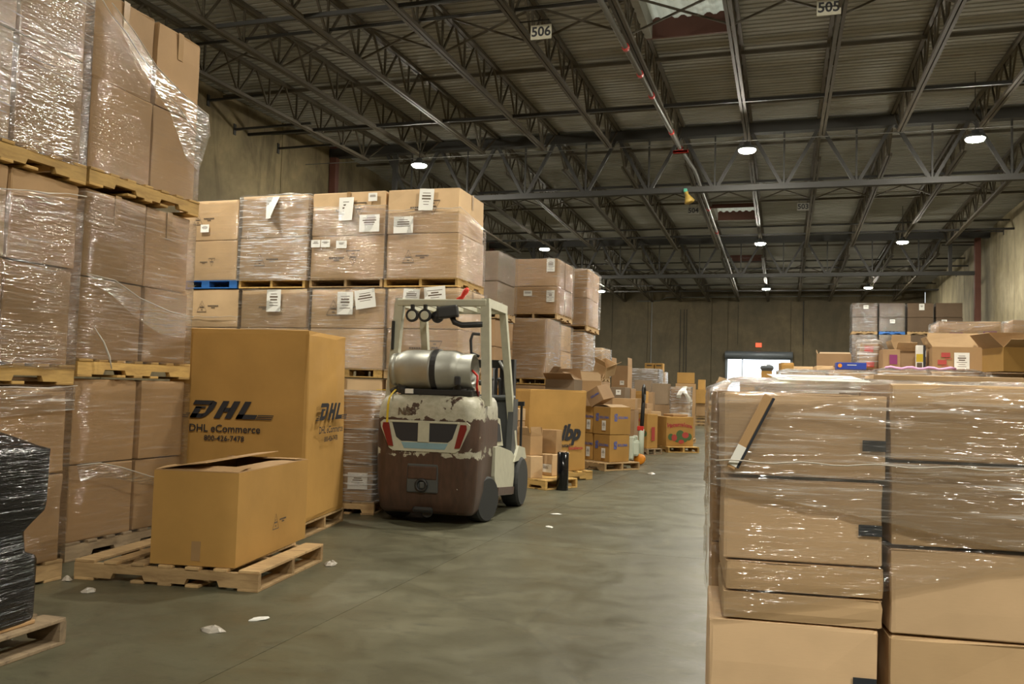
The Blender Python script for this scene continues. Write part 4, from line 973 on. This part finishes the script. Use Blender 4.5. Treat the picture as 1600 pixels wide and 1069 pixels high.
# torn wrapped load with white paper
pallet('pallet under the torn wrapped load', -2.56, 23.0, 0, 0, .8, .6, 'wood')
for li in range(3):
    carton(f"{('bottom', 'middle', 'upper')[li]} carton of the torn wrapped load", -2.56, 23.0, .127 + .44 * li, .42, .5, .435, 0, ('brown', 'kraft', 'brown')[li], group='cartons of the torn load')
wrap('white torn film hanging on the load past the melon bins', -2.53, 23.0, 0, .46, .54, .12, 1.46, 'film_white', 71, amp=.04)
def ribbon(path, w_):
    mb = MB(); mb.loft([[(x - w_ / 2, y, z), (x, y - .012, z + .004), (x + w_ / 2, y, z), (x, y - .008, z + .001)] for x, y, z in path]); return mb
tp = thing('torn_paper', 'crumpled white paper hanging off the torn wrapped load', 'paper', (-2.42, 22.66, 1.12))
ribbon([(.02, .06, .34), (.0, .0, .26), (.05, -.05, .16), (.12, -.03, .06), (.15, .0, -.05)], .11).build('paper_strip', M['paper'], tp); ribbon([(.0, .03, .30), (-.07, -.05, .22), (-.12, -.06, .12), (-.13, -.02, .04)], .12).build('paper_strip', M['paper'], tp)
# far end of the aisle
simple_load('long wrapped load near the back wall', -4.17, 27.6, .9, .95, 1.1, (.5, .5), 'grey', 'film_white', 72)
simple_load('base load under the long wrapped one', -4.17, 27.6, 0, .95, 1.1, (.77,), 'brown', None)
simple_load('wrapped column below the twin yellow cartons', -4.68, 33.6, 0, .8, .9, (.7, .65, .6), 'pale', 'film_white', 73)
for s in (0, 1): 
    o = carton(f"twin yellow carton near the back wall, {('wider one', 'narrower one')[s]}", -4.86 + .36 * s, 33.4, 2.09, .36 - .04 * s, .5, .31, 0, 'gold', group='twin yellow cartons'); o['_s'] = (.36 - .04 * s, .5)
    stick(o, MB().box(-.1, .1, -.001, 0, -.018, .018).mesh('printed_line', M['ink']), 'printed_line', (.36 - .04 * s, .5), '-y', 0, .22, .003)
for i_ in range(3): pallet(f"{('bottom', 'middle', 'top')[i_]} empty pallet of the short pile at the far end", -3.14, 36.5, .128 * i_, 0, .56, .8, 'wood', H=.12)
carton('carton with a seam on the far pallet pile', -3.15, 36.4, .385, .43, .7, .51, 0, 'kraft', group='far aisle cartons'); carton('plain gold carton above the seamed one', -3.16, 36.3, .90, .43, .6, .56, 0, 'gold', group='far aisle cartons'); carton('small printed carton topping the far pallet pile', -3.16, 36.3, 1.465, .28, .5, .40, 0, 'gold', group='far aisle cartons')
carton('big brown carton at the far end of the aisle', -2.66, 38.3, 0, .52, .6, 1.13, 0, 'brown', group='far aisle cartons')
open_carton('pale carton tipped open on the big brown one', -2.60, 38.1, 1.27, .50, .5, .52, col='pale', tilt=(radians(6), radians(16), radians(8)), flaps={'-y': 95, '+x': 120})
o = pallet('pallet leaning against the brown carton at the far end', -2.70, 37.55, .0, 0, 1.1, .5, 'wood_yellow'); o.rotation_euler = (radians(90), radians(68), 0); o.location = (-2.62, 37.75, .53)
# lone carton on the floor by the near wrapped load
o = open_carton('lone open carton with blue print on the floor of the aisle', -.60, 11.86, 0, .44, .45, .37, -8, 'gold', {'+y': 92, '-y': 14}, fl_col='pale'); o['_s'] = (.44, .45)
stick(o, blue_logo(), 'printed_logo', (.44, .45), '-y', .06, .2, .008)

# ---- near wrapped load
RR = radians(5.6); rc, rs = cos(RR), sin(RR)
def rp(u, v): return (-.20 + u * rc - v * rs, 2.88 + u * rs + v * rc)
x, y = rp(.52, .50); pallet('pallet under the near wrapped load', x, y, 0, 5.6, 1.0, .96, 'wood')
lft = [(.0, .13, .0, .495, 'kraft'), (.02, .562, .0, .49, 'kraft')]
def rbox(nm, u0, u1, z0, z1, col, rot=0, d=.5, v0=0.0, **kw):
    x, y = rp((u0 + u1) / 2, v0 + d / 2)
    return carton(nm, x, y, z0, u1 - u0 + .006, d, z1 - z0 - .003, 5.6 + rot, col, .003, .004, group='cartons of the near wrapped load', **kw)
rA = rbox('bottom carton on the aisle side of the near wrapped load', -.015, .49, .127, .565, 'light')
rB = rbox('shallow carton second from the bottom, aisle side, near wrapped load', .025, .505, .565, .655, 'pale')
rb2 = rbox('shallow carton third from the bottom, aisle side, near wrapped load', .03, .505, .655, .752, 'pale', .6)
rC = rbox('carton with a black tape corner in mid-height, near wrapped load', .025, .505, .752, 1.012, 'light', -.4)
rD = rbox('top carton under glaring film on the near wrapped load', .02, .512, 1.018, 1.285, 'light', .3)
rbox('bottom carton on the wall side of the near wrapped load', .525, 1.05, .127, .555, 'pale')
rbox('second carton on the wall side of the near wrapped load', .525, 1.05, .555, .818, 'light')
rbox('tall creased carton on the wall side of the near wrapped load', .522, 1.05, .825, 1.08, 'pale', .5)
rbox('top carton on the wall side of the near wrapped load', .522, 1.05, 1.085, 1.325, 'pale')
for i_, (u, z, o) in enumerate(((.47, 1.125, rD), (.46, .865, rC), (.45, .40, rA))):
    stick(o, MB().box(-.034, .034, -.001, .001, -.017, .017).mesh('black_tape', M['black_tape']), 'black_tape', o['_s'], '-y', o['_s'][0] / 2 - .042, z - o.location.z, .004)
for nm, u0, u1, z0, z1, cc in (('rear lower carton of the near wrapped load, aisle side', 0, .5, .127, .72, 'kraft'), ('rear upper carton of the near wrapped load, aisle side', 0, .5, .72, 1.29, 'kraft'), ('rear lower carton of the near wrapped load, wall side', .52, 1.05, .127, .72, 'kraft'), ('rear upper carton of the near wrapped load, wall side', .52, 1.05, .72, 1.30, 'kraft')):
    rbox(nm, u0, u1, z0, z1, cc, d=.46, v0=.515)
x, y = rp(.52, .495)
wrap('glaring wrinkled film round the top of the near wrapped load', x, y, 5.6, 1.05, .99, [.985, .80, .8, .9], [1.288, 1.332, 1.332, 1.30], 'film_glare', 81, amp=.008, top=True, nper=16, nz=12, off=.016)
wrap('thin film round the middle of the near wrapped load', x, y, 5.6, 1.05, .99, [.56, .82, .8, .6], [1.0, .84, .85, .95], 'film_light', 82, amp=.01, off=.012)
tag(MB().tube([(*rp(-.005 + 1.06 * i / 24, -.035), 1.062 + .004 * sin(i * 1.3) + .012 * i / 24) for i in range(25)], .0025, 6).build('film_rope', M['rope'], None, True), 'taut twisted cord of film across the near wrapped load', 'wrap')
ob_ = thing('angle_board', 'slanted cardboard corner board tucked under the near film', 'board', (*rp(.03, -.021), 1.045), (0, radians(26), RR))
MB().box(0, .028, -.003, .003, 0, .26, .002).build('board_face', M['kraft'], ob_); MB().box(.028, .036, -.004, .002, .01, .26, .001).build('board_edge', M['black_tape'], ob_); MB().box(0, .028, -.0045, -.003, .01, .08, .0005).build('paper_end', M['paper'], ob_)
x, y = rp(.33, .14); pa_ = thing('paper_sheet', 'white document sheet lying on top of the near wrapped load', 'paper', (x, y, 1.334), (radians(5), 0, radians(9)))
MB().box(-.15, .13, -.13, .13, 0, .002).build('page', M['paper'], pa_)
for i_ in range(3): MB().box(-.10, .02 + .03 * i_, -.08 + .05 * i_, -.072 + .05 * i_, .002, .0026).build('printed_line', M['ink_soft'], pa_)

# ---- wrapped loads behind it, and the heap of torn boxes on top of them
def big_load(key, cx, cy, w_, d_, h, col, film_, seed, rot=0, top=True):
    pallet(f'pallet under the {key}', cx, cy, 0, rot, w_, d_, 'wood')
    n = 2
    for li in range(n):
        for si in range(2):
            hh = (h - .13) / n
            xx = cx + (w_ / 4 * (1 if si else -1)) * cos(radians(rot)); yy = cy + (w_ / 4 * (1 if si else -1)) * sin(radians(rot))
            carton(f"{('lower', 'upper')[li]} {('aisle', 'wall')[si]}-side carton of the {key}", xx, yy, .127 + hh * li, w_ / 2 - .01, d_, hh - .004, rot, col, .008, .008, group='cartons of the loads behind the near one')
    wrap(f'crinkled silvery film over the {key}', cx, cy, rot, w_, d_, .15, h + .005, film_, seed, amp=.03, top=top)
big_load('second wrapped load, beyond the near one', .40, 7.6, 1.15, 1.1, 1.36, 'kraft', 'film_silver', 91, 3)
big_load('second wrapped load on the wall side', 1.58, 7.6, 1.15, 1.1, 1.38, 'kraft', 'film_silver', 92, 2)
carton('long flat carton lying across the second wall-side load', 1.17, 7.42, 1.385, 1.06, .5, .075, 2.5, 'pale', .004, .004)
tag(MB().box(-.2, .2, -.15, .15, 0, .012, .003).build('green_sheet', M['green_film'], None, False, (.86, 6.95, 1.345), radians(5)), 'folded green plastic sheet on the second wrapped load', 'sheet') if False else None
big_load('third wrapped load toward the aisle', .52, 12.1, 1.12, 1.15, 1.60, 'kraft', 'film_silver', 93, 0)
big_load('third wrapped load, middle one', 1.68, 12.1, 1.15, 1.15, 1.64, 'kraft', 'film_silver', 94, 0)
big_load('third wrapped load toward the wall', 2.87, 11.9, 1.15, 1.15, 1.62, 'kraft', 'film_silver', 95, 0)
simple_load('load standing before the dock door', -.30, 16.6, 0, .9, .9, (.72, .72), 'kraft', None)
carton('small carton silhouetted against the open dock door', -.28, 16.4, 1.575, .2, .3, .15, 0, 'gold')
tag(MB().loft([[(x_ * s, y_ * s, z_) for x_, y_ in ((-.11, -.1), (.0, -.13), (.12, -.08), (.1, .1), (-.08, .12))] for z_, s in ((0, .8), (.05, 1.05), (.09, .9), (.12, .4))]).build('crumpled_film', M['wall_metal'], None, False, (-.28, 16.4, 1.726)), 'crumpled dark film bundle on the carton before the door', 'film')
PB = 1.65
o = open_carton('long open carton with pale rim on the heap, aisle end', .67, 12.75, PB + .05, .44, .5, .17, -4, 'brown', {'+y': 168, '-x': (100, .05)}, fl_col='pale')
carton('flat scrap carton under the long open one', .67, 12.75, PB - .03, .5, .5, .075, 0, 'kraft')
bb = thing('blue_carton', 'flat bright blue printed carton lying on the film heap', 'box', (.81, 11.74, PB - .015), radians(2))
MB().box(-.175, .175, -.12, .12, 0, .085, .004).build('carton_body', M['blueprint'], bb); MB().prism([(-.135 + .025 * cos(i * pi / 8), .045 + .025 * sin(i * pi / 8)) for i in range(16)], -.122, -.12).build('printed_spot', M['orange'], bb)
MB().box(-.05, .06, -.1215, -.12, .05, .058).build('printed_line', M['paper'], bb)
o = carton('film-covered carton with orange labels on the heap', 1.10, 12.52, PB + .02, .24, .4, .34, col='kraft', tilt=(0, radians(4), radians(-12)), group='heap cartons')
for u, v, s in ((.0, .26, .055), (.03, .06, .05)): stick(o, MB().box(-s, s, -.001, 0, -s * .7, s * .7).mesh('orange_label', M['redglow']), 'orange_label', (.24, .4), '-y', u, v, .003)
wrap('milky film over the carton with orange labels', 1.10, 12.52, -12, .25, .41, PB + .05, PB + .39, 'film_white', 96, amp=.03, top=True)
o = carton('dark brown carton with a purple square on the heap', 1.30, 12.10, PB + .01, .22, .35, .25, 3, 'brown', group='heap cartons'); stick(o, MB().box(-.045, .045, -.001, 0, -.06, .06).mesh('purple_square', M['ink_purple']), 'purple_square', (.22, .35), '-y', .02, .12, .003)
o = open_carton('torn carton with ragged flaps at the heap top', 1.52, 12.55, PB, .27, .4, .26, 4, 'brown', {'-y': (125, .13), '+y': (75, .24), '-x': (110, .15), '+x': (60, .14)}, fl_col='pale')
yb = thing('yellow_box', 'narrow white box with a yellow label and black edge', 'box', (1.66, 12.02, PB + .005), radians(-4))
MB().box(-.06, .05, -.06, .06, 0, .31, .004).build('carton_body', M['paper'], yb); MB().box(-.058, .02, -.0615, -.06, .10, .20).build('yellow_label', M['yellow'], yb); MB().box(.022, .05, -.062, -.06, 0, .31).build('black_edge', M['ink'], yb); MB().box(-.05, .01, -.0615, -.06, .03, .09).build('printed_code', M['ink_soft'], yb)
o = open_carton('wide carton with red lettering and a white label on the heap', 2.06, 12.0, PB, .62, .4, .29, 2, 'kraft', {'-x': (120, .14), '+x': (60, .1), '+y': 95}, fl_col='pale'); o['_s'] = (.62, .4)
paper(o, '-y', .02, .12, .17, .2, 6, 51, off=.006)
for u, v in ((-.16, .19), (-.20, .10)): stick(o, MB().box(-.05, .05, -.001, 0, -.028, .028).box(-.01, .07, -.001, 0, -.05, -.04).mesh('red_print', M['ink_red']), 'red_print', (.62, .4), '-y', u, v, .006)
open_carton('big open carton with wide flaps at the wall end of the heap', 2.56, 11.3, PB - .02, .52, .5, .27, 14, 'gold', {'-x': (135, .22), '-y': (150, .16), '+y': (80, .2)}, fl_col='kraft')
open_carton('smaller open carton nested beside the wide-flapped one', 3.06, 11.95, PB - .02, .4, .4, .30, -10, 'brown', {'-y': (100, .1), '+x': 95}, fl_col='gold')
carton('flat orange scrap carton at the aisle end of the heap', .04, 12.4, PB - .03, .18, .3, .11, 8, 'gold', group='heap scraps'); carton('pale split carton lying beside the orange scrap', .27, 12.3, PB - .03, .26, .3, .06, -6, 'pale', group='heap scraps'); carton('small wooden-coloured block on the film heap', .50, 11.95, PB - .03, .22, .3, .06, 5, 'pale', group='heap scraps')
tag(MB().tube([(1.2 + .06 * i, 11.56 + .02 * sin(i * 2), 1.662 + .012 * sin(i * 1.7)) for i in range(14)], .018, 6).build('pink_film_strip', M['pink'], None, True), 'crinkled pink film strip along the heap edge', 'film')
for nm, x, y, w_ in (('wrapped purple-printed load beyond the heap', 3.52, 19.6, 1.14), ('wrapped load beside the purple-printed one by the wall', 4.95, 20.0, 1.2)):
    ls = simple_load(nm, x, y, 1.5, w_, 1.1, (.62, .62) if w_ < 1.15 else (.65, .66), 'kraft', 'film_heavy', 97 + int(x))
    simple_load('base load under the ' + nm.split(' by ')[0], x, y, 0, w_, 1.1, (1.365,), 'brown', None)
    for u, v in ((-.25, .35), (.35, .38), (-.1, .1)): stick(ls[1], MB().box(-.12, .12, -.001, 0, -.09, .09).mesh('purple_patch', M['ink_purple']), 'purple_patch', (w_, 1.1), '-y', u, v - .05, .014)
# four high columns against the far corner
for ci in range(4):
    x = (3.24, 4.30, 5.38, 6.46)[ci]
    for ti in range(4):
        cn = ('filmed column nearest the door', 'second column', 'third column', 'column at the wall')[ci]; tn = ('ground', 'second', 'third', 'top')[ti]
        key = f'{tn} load of the far {cn}'
        blue = ci == 1 and ti == 3
        z = 1.325 * ti
        pallet(f"{'blue ' if blue else ''}pallet of the {key}", x, 39.6, z, 0, 1.0, 1.0, 'blue' if blue else 'wood')
        for li in range(2):
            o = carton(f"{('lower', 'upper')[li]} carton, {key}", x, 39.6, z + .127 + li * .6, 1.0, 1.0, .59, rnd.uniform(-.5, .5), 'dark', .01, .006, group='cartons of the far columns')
            if ti > 1 and li == (ci + ti) % 2: paper(o, '-y', rnd.uniform(-.3, .3), .42, .2, .16 if ci != 2 else .26, 3, 60 + ci * 4 + ti)
        if ti > 1 and ci < 2: wrap(f'film on the {key}', x, 39.6, 0, 1.0, 1.0, z + .12, z + 1.32, 'film_heavy' if ci == 0 else 'film', 100 + ci * 4 + ti)

# ---- forklift
FK = thing('forklift', 'worn forklift with flaking cream paint and a gas bottle on the back', 'forklift', (-3.13, 7.42, 0), radians(4.0))
def fb(mb, name, mt, parent=FK, smooth=False, **kw): return mb.build(name, M[mt], parent, smooth, **kw)
prof = [(.10, .43, .10, .06), (.14, .455, .05, .08), (.30, .475, .015, .10), (.55, .485, 0, .11), (.75, .492, .0, .12), (.97, .492, .0, .12), (1.08, .487, .015, .13), (1.14, .472, .035, .14), (1.175, .447, .07, .15), (1.19, .40, .12, .14)]
rings = []
for z, hw, y0, r in prof:
    ring = [(hw, .78, z)]
    for i in range(7): a = -pi / 2 * i / 6; ring.append((hw - r + r * cos(a), y0 + r + r * sin(a), z))
    for xx in (.25, 0, -.25): ring.append((xx * hw / .52, y0 - .0, z))
    for i in range(7): a = -pi / 2 - pi / 2 * i / 6; ring.append((-hw + r + r * cos(a), y0 + r + r * sin(a), z))
    ring.append((-hw, .78, z)); rings.append(ring)
cwm = MB().loft(rings)
cw = cwm.build('counterweight', M['truck'], FK, True)
# wheel arches: cut the casting over the steered wheels
cut = MB(); 
for s in (-1, 1): cut.prism([(.38 if q == 0 else 0, 0) for q in ()] or [(s * .36, 0), (s * .62, 0), (s * .62, .43), (s * .47, .43), (s * .39, .30)][::s], .20, .78)
co_ = cut.build('arch_cutter', M['black'])
bo = cw.modifiers.new('arches', 'BOOLEAN'); bo.object = co_; bo.operation = 'DIFFERENCE'
dg = bpy.context.evaluated_depsgraph_get(); nm_ = D.meshes.new_from_object(cw.evaluated_get(dg)); cw.modifiers.clear(); cw.data = nm_
D.objects.remove(co_)
if not cw.data.materials: cw.data.materials.append(M['truck'])
# rear vent panel with lamps
def rear_poly(pts, y, th, name, mt, ch=0): return fb(MB().prism(pts, y - th, y + .02), name, mt)
rear_poly([(-.40, .955), (.40, .955), (.43, .93), (.425, .89), (.34, .70), (.30, .675), (-.30, .675), (-.34, .70), (-.425, .89), (-.43, .93)], 0, .012, 'vent_frame', 'cream')
rear_poly([(-.315, .935), (-.06, .935), (-.06, .765), (-.22, .765), (-.27, .80)], -.011, .004, 'vent_black_plate', 'ink'); rear_poly([(.05, .935), (.315, .935), (.27, .80), (.23, .765), (.05, .765)], -.011, .004, 'vent_black_plate', 'ink')  # black plates stand in for the shade inside a recess
for s in (-1, 1): rear_poly([(s * .345, .93), (s * .40, .93), (s * .405, .89), (s * .345, .72), (s * .295, .715)][::s], -.012, .014, 'tail_lamp', 'lamp_red')
rear_poly([(-.22, .755), (.23, .755), (.20, .70), (-.19, .70)], -.011, .005, 'lower_lip', 'navy')
for (x0, x1, z0, z1) in ((-.33, .33, .935, .955), (-.06, .05, .76, .94)): fb(MB().box(x0, x1, -.024, .0, z0, z1, .004), 'vent_rib', 'cream')
# draw bar box
fb(MB().box(-.16, .14, -.006, .02, .30, .56, .01), 'drawbar_plate', 'darkgrey'); fb(MB().box(-.15, .13, -.012, .0, .42, .54, .01), 'drawbar_cover', 'truck'); fb(MB().tube([(-.01 + .05 * cos(a * pi / 8), -.02, .37 + .05 * sin(a * pi / 8)) for a in range(17)], .014, 7, False), 'tow_ring', 'black', smooth=True); fb(MB().box(-.03, .02, -.03, .0, .34, .40, .01), 'tow_pin', 'darkgrey'); fb(MB().box(-.1, .1, -.004, .03, .12, .17, .02).lathe([(.06, 0), (.05, .03)], 14, 'y', (.03, .05, .13)), 'pin_hole', 'black')
t_ = obj('badge_lettering', text_mesh('NIS', .085, M['ink_soft'], 0, .003), FK, (-.20, -.008, 1.035)); t_.rotation_euler = (radians(-6), 0, 0)
# wheels
def wheel(x, y, r, wd, name='wheel', steer=0):
    o = fb(MB().lathe([(r * .55, -wd / 2), (r * .93, -wd / 2), (r, -wd * .38), (r, wd * .38), (r * .93, wd / 2), (r * .55, wd / 2)], 28, 'x'), name, 'rubber', smooth=False); o.location = (x, y, r); o.rotation_euler = (0, 0, steer)
    h = MB().lathe([(.03, -wd * .45), (r * .56, -wd * .42), (r * .56, wd * .42), (.03, wd * .45)], 20, 'x').build('hub', M['darkgrey'], o)
    for k in range(8):
        a = k * pi / 4; MB().box(wd * .44 * (1 if x > 0 else -1) - .006, wd * .44 * (1 if x > 0 else -1) + .006, -.012, .012, -.012, .012, .003).build('wheel_nut', M['galv'], o, False, (0, r * .36 * cos(a), r * .36 * sin(a)))
    return o
wheel(-.40, .48, .215, .17, steer=radians(-14)); wheel(.42, .48, .215, .17, steer=radians(-14)); wheel(-.43, 1.72, .265, .19); wheel(.46, 1.72, .265, .19)
# chassis, side panels, step, hood, cowl
for s in (-1, 1):
    fb(MB().prism([(.62, .42), (.72, .22), (1.40, .16), (1.46, .34), (1.46, .56), (1.30, .62), (.78, .70), (.62, .70)], s * .47, s * .515, 'x'), 'side_panel', 'cream')
    fb(MB().prism([(.72, .225), (1.40, .165), (1.42, .24), (.74, .30)], s * .515, s * .53, 'x'), 'step_edge', 'truck')
    fb(MB().prism([(.66, .70), (.80, .70), (1.18, .68), (1.02, .96), (.66, 1.02)], s * .30, s * .455, 'x'), 'hood_side', 'cream')
    fb(MB().prism([(.82, .74), (1.08, .73), (1.0, .90), (.82, .95)], s * .455, s * .462, 'x'), 'hood_grille', 'ink')
    fb(MB().prism([(1.34, .46), (1.50, .44), (1.62, .80), (1.62, 1.16), (1.44, 1.16), (1.40, .9)], s * .44, s * .50, 'x'), 'cowl_side', 'darkgrey')
    fb(MB().prism([(1.40, .50), (1.98, .50), (1.90, .62), (1.60, .66)], s * .36, s * .53, 'x'), 'fender', 'cream')
fb(MB().box(-.40, .40, .66, 1.60, .14, .46, .02), 'chassis', 'black'); fb(MB().box(-.32, .32, .64, 1.12, .46, .98, .04), 'engine_hood', 'darkgrey'); fb(MB().box(-.44, .44, 1.02, 1.50, .44, .48), 'floor_plate', 'black')
fb(MB().box(-.26, .26, .70, 1.14, .98, 1.08, .035), 'seat_cushion', 'black'); st = fb(MB().box(-.25, .25, .0, .11, .0, .42, .04), 'seat_back', 'black'); st.location = (0, .70, 1.05); st.rotation_euler = (radians(8), 0, 0)
fb(MB().box(-.46, .46, 1.48, 1.66, .46, 1.18, .03), 'dashboard', 'darkgrey'); fb(MB().box(-.46, .46, 1.42, 1.7, 1.15, 1.2, .02), 'dash_top', 'darkgrey')
sw = fb(MB().tube([(.15 * cos(a * pi / 9), .15 * sin(a * pi / 9), 0) for a in range(19)], .015, 6, False).tube([(0, 0, 0), (0, .0, -.25)], .02, 6).box(-.15, .15, -.015, .015, -.01, .01), 'steering_wheel', 'black', smooth=True); sw.location = (-.08, 1.36, 1.22); sw.rotation_euler = (radians(28), 0, 0)
for k in range(3): fb(MB().tube([(.16 + .08 * k, 1.5, 1.15), (.16 + .08 * k, 1.46, 1.36)], .008, 6).lathe([(.018, 1.35), (.022, 1.375), (.004, 1.39)], 8, 'z', (.16 + .08 * k, 1.46, 0)), 'control_lever', 'black')
# overhead guard
PT = {}
for s in (-1, 1):
    PT[s] = [(s * .485, .36, 1.10), (s * .435, .40, 2.08)]
    fb(MB().bar(PT[s][0], PT[s][1], .085, .075, (0, 1, 0)), 'rear_post', 'cream')
    fb(MB().bar((s * .47, 1.60, .62), (s * .435, 1.10, 2.06), .07, .075, (0, 1, 0)), 'front_post', 'cream')
    fb(MB().bar((s * .435, .37, 2.085), (s * .435, 1.13, 2.085), .075, .085), 'roof_rail', 'cream')
fb(MB().box(-.45, .45, .355, .425, 2.05, 2.115, .008), 'rear_crossbar', 'cream'); fb(MB().box(-.44, .44, 1.07, 1.14, 2.04, 2.10, .008), 'front_crossbar', 'cream')
for k in range(5): fb(MB().box(-.30 + .15 * k - .012, -.30 + .15 * k + .012, .42, 1.08, 2.055, 2.095), 'roof_slat', 'cream')
fb(MB().box(-.482, -.462, .31, .36, 1.62, 1.90, .005), 'bumper_strip', 'black')
for xx in (-.285, -.155):
    fb(MB().lathe([(.02, .06), (.055, .05), (.066, .0), (.062, -.015), (.05, -.01)], 20, 'y', (xx, .34, 1.955)), 'work_lamp', 'black', smooth=True)
    fb(MB().lathe([(.001, -.018), (.035, -.014), (.05, -.006), (.05, .0)], 20, 'y', (xx, .34, 1.955)), 'work_lamp_glass', 'lens', smooth=True)
    fb(MB().box(xx - .015, xx + .015, .33, .37, 2.0, 2.06), 'lamp_bracket', 'black')
fb(MB().lathe([(.01, -.05), (.05, -.03), (.062, .02), (.05, .07), (.02, .08)], 16, 'y', (-.06, .42, 1.95)), 'alarm_horn', 'black', smooth=True); fb(MB().box(-.065, -.055, .42, .44, 2.0, 2.06), 'horn_bracket', 'black')
bx = fb(MB().box(-.10, .10, -.07, .07, -.055, .055, .015), 'camera_box', 'black'); bx.location = (.09, .30, 1.985); bx.rotation_euler = (0, radians(-8), radians(12))
fb(MB().tube([(.12, .33, 1.95), (.15, .33, 1.89), (.22, .34, 1.865), (.42, .36, 1.875)], .028, 8), 'grab_tube', 'black', smooth=True)
fb(MB().tube([(.40, .34, 1.78), (.34, .31, 1.78), (.325, .30, 1.72), (.335, .30, 1.60), (.40, .34, 1.57)], .014, 8), 'grab_handle', 'black', smooth=True)
rs_ = fb(MB().tube([(.16, .40, 2.11), (.20, .39, 2.14), (.24, .38, 2.20), (.26, .37, 2.22)], [.03, .02, .03, .015], 8), 'red_strap', 'redglow', smooth=True)  # red strap on top of the guard, not a lamp
# gas bottle across the back
gb = fb(MB().lathe([(.10, -.41), (.155, -.40), (.16, -.36), (.15, -.35), (.165, -.33), (.188, -.27), (.192, -.20), (.192, -.02), (.196, -.015), (.196, .01), (.192, .015), (.192, .20), (.185, .24), (.172, .27), (.165, .28), (.165, .40), (.155, .405), (.15, .39), (.15, .30), (.05, .29)], 28, 'x', (-.02, .27, 1.425)), 'gas_bottle', 'alu', smooth=True)
fb(MB().lathe([(.04, .29), (.04, .35), (.015, .36)], 10, 'x', (-.02, .27, 1.43)), 'bottle_valve', 'black', gb, True); fb(MB().box(.24, .30, .08, .10, 1.29, 1.37, .01), 'collar_slot', 'ink', gb)
for xx in (-.02,):
    fb(MB().lathe([(.197, -.028), (.203, -.026), (.203, .026), (.197, .028)], 28, 'x', (xx + .04, .27, 1.425)), 'bottle_strap', 'black', gb)
fb(MB().box(-.30, .40, .13, .42, 1.19, 1.245, .01).box(-.34, -.26, .16, .38, 1.20, 1.30, .01).box(.20, .28, .16, .38, 1.20, 1.30, .01), 'bottle_cradle', 'black'); fb(MB().tube([(-.44, .30, 1.22), (-.36, .22, 1.24), (-.28, .16, 1.23)], .03, 8), 'cradle_pin', 'black', smooth=True)
fb(MB().tube([(.36, .27, 1.43), (.43, .2, 1.38), (.42, .22, 1.28), (.40, .35, 1.2)], .012, 6), 'gas_hose', 'red', smooth=True); fb(MB().box(-.24, -.16, .09, .11, 1.20, 1.245, .004), 'data_plate', 'paper')
ys2 = fb(MB().loft([[(-.375 + .02 * i_, y_, z_) for i_ in (0, 1)] + [(-.355, y_ - .003, z_), (-.375, y_ - .003, z_)] for y_, z_ in ((.20, 1.24), (.10, 1.20), (.03, 1.16), (.0, 1.10), (-.012, .97), (-.018, .84))]), 'hanging_strap', 'yellow')
# mast, carriage, forks
for s in (-1, 1):
    fb(MB().box(s * .34 - .05, s * .34 + .05, 1.86, 1.97, .06, 1.60), 'mast_rail', 'black'); fb(MB().box(s * .25 - .035, s * .25 + .035, 1.90, 2.0, .08, 1.56), 'inner_rail', 'black'); fb(MB().tube([(s * .17, 1.88, .2), (s * .17, 1.88, 1.5)], .03, 8), 'lift_cylinder', 'black', smooth=True)
    fb(MB().box(s * .22 - .055, s * .22 + .055, 2.06, 2.11, .05, .65).box(s * .22 - .055, s * .22 + .055, 2.06, 2.75, .05, .085, .01), 'fork', 'black')
for z in (.25, 1.0, 1.50): fb(MB().box(-.36, .36, 1.88, 1.94, z, z + .09), 'mast_tie', 'black')
fb(MB().box(-.48, .48, 2.01, 2.05, .15, .25).box(-.48, .48, 2.01, 2.05, .5, .6), 'carriage', 'black')
for k in range(7): fb(MB().box(-.45 + .15 * k - .012, -.45 + .15 * k + .012, 2.02, 2.045, .25, 1.1), 'backrest_bar', 'black')
fb(MB().box(-.48, .48, 2.015, 2.05, 1.08, 1.13), 'backrest_top', 'black')
fb(MB().box(-.02, .06, 1.86, 1.9, 1.30, 1.36, .01).tube([(.28, 1.84, 1.2), (.30, 1.84, 1.45), (.22, 1.85, 1.58)], .018, 6), 'hose_run', 'galv', smooth=True)

# ---- litter
for i_, (nm, x, y, s, mt) in enumerate((('white paper scrap on the bare floor in front of the boxed pallet', -2.66, 4.13, .06, 'paper'), ('clear film scrap on the floor beyond the paper scrap', -2.75, 3.85, .08, 'rope'), ('small white scrap on the aisle floor past the forklift', -2.05, 7.9, .05, 'paper'), ('clear film wad at the foot of the boxed pallet', -3.02, 5.55, .07, 'rope'), ('film wad between the boxed pallet and the stacks', -4.25, 4.44, .05, 'rope'), ('pale scrap in the aisle by the film roll', -2.20, 8.75, .06, 'paper'), ('film scrap far down the aisle', -1.95, 13.8, .10, 'rope'), ('small scrap under the front of the boxed pallet', -3.9, 4.25, .05, 'rope'))):
    rr = random.Random(i_); n = 7
    mb = MB().loft([[(s * f * (1 + rr.uniform(-.3, .3)) * cos(2 * pi * k / n), s * .6 * f * (1 + rr.uniform(-.3, .3)) * sin(2 * pi * k / n), max(0, z + rr.uniform(-.3, .3) * z)) for k in range(n)] for f, z in ((.9, .001), (.95, .004), (.6, .008 if mt == 'paper' else .018), (.2, .009 if mt == 'paper' else .024))])
    tag(mb.build('scrap', M[mt], None, False, (x, y, 0), rr.uniform(0, 6)), nm, 'litter', 'litter on the floor')
tag(MB().box(-.11, .11, -.08, .08, 0, .006, .002).build('floor_plate', M['steel_dark'], None, False, (-1.62, 2.95, 0), .1), 'dark flat patch lying on the floor near the camera', 'plate')  # small thin dark patch lying on the floor
for lb, ns in LABELS.items():
    if len(ns) > 1: print('DUPLICATE LABEL', lb, ns)
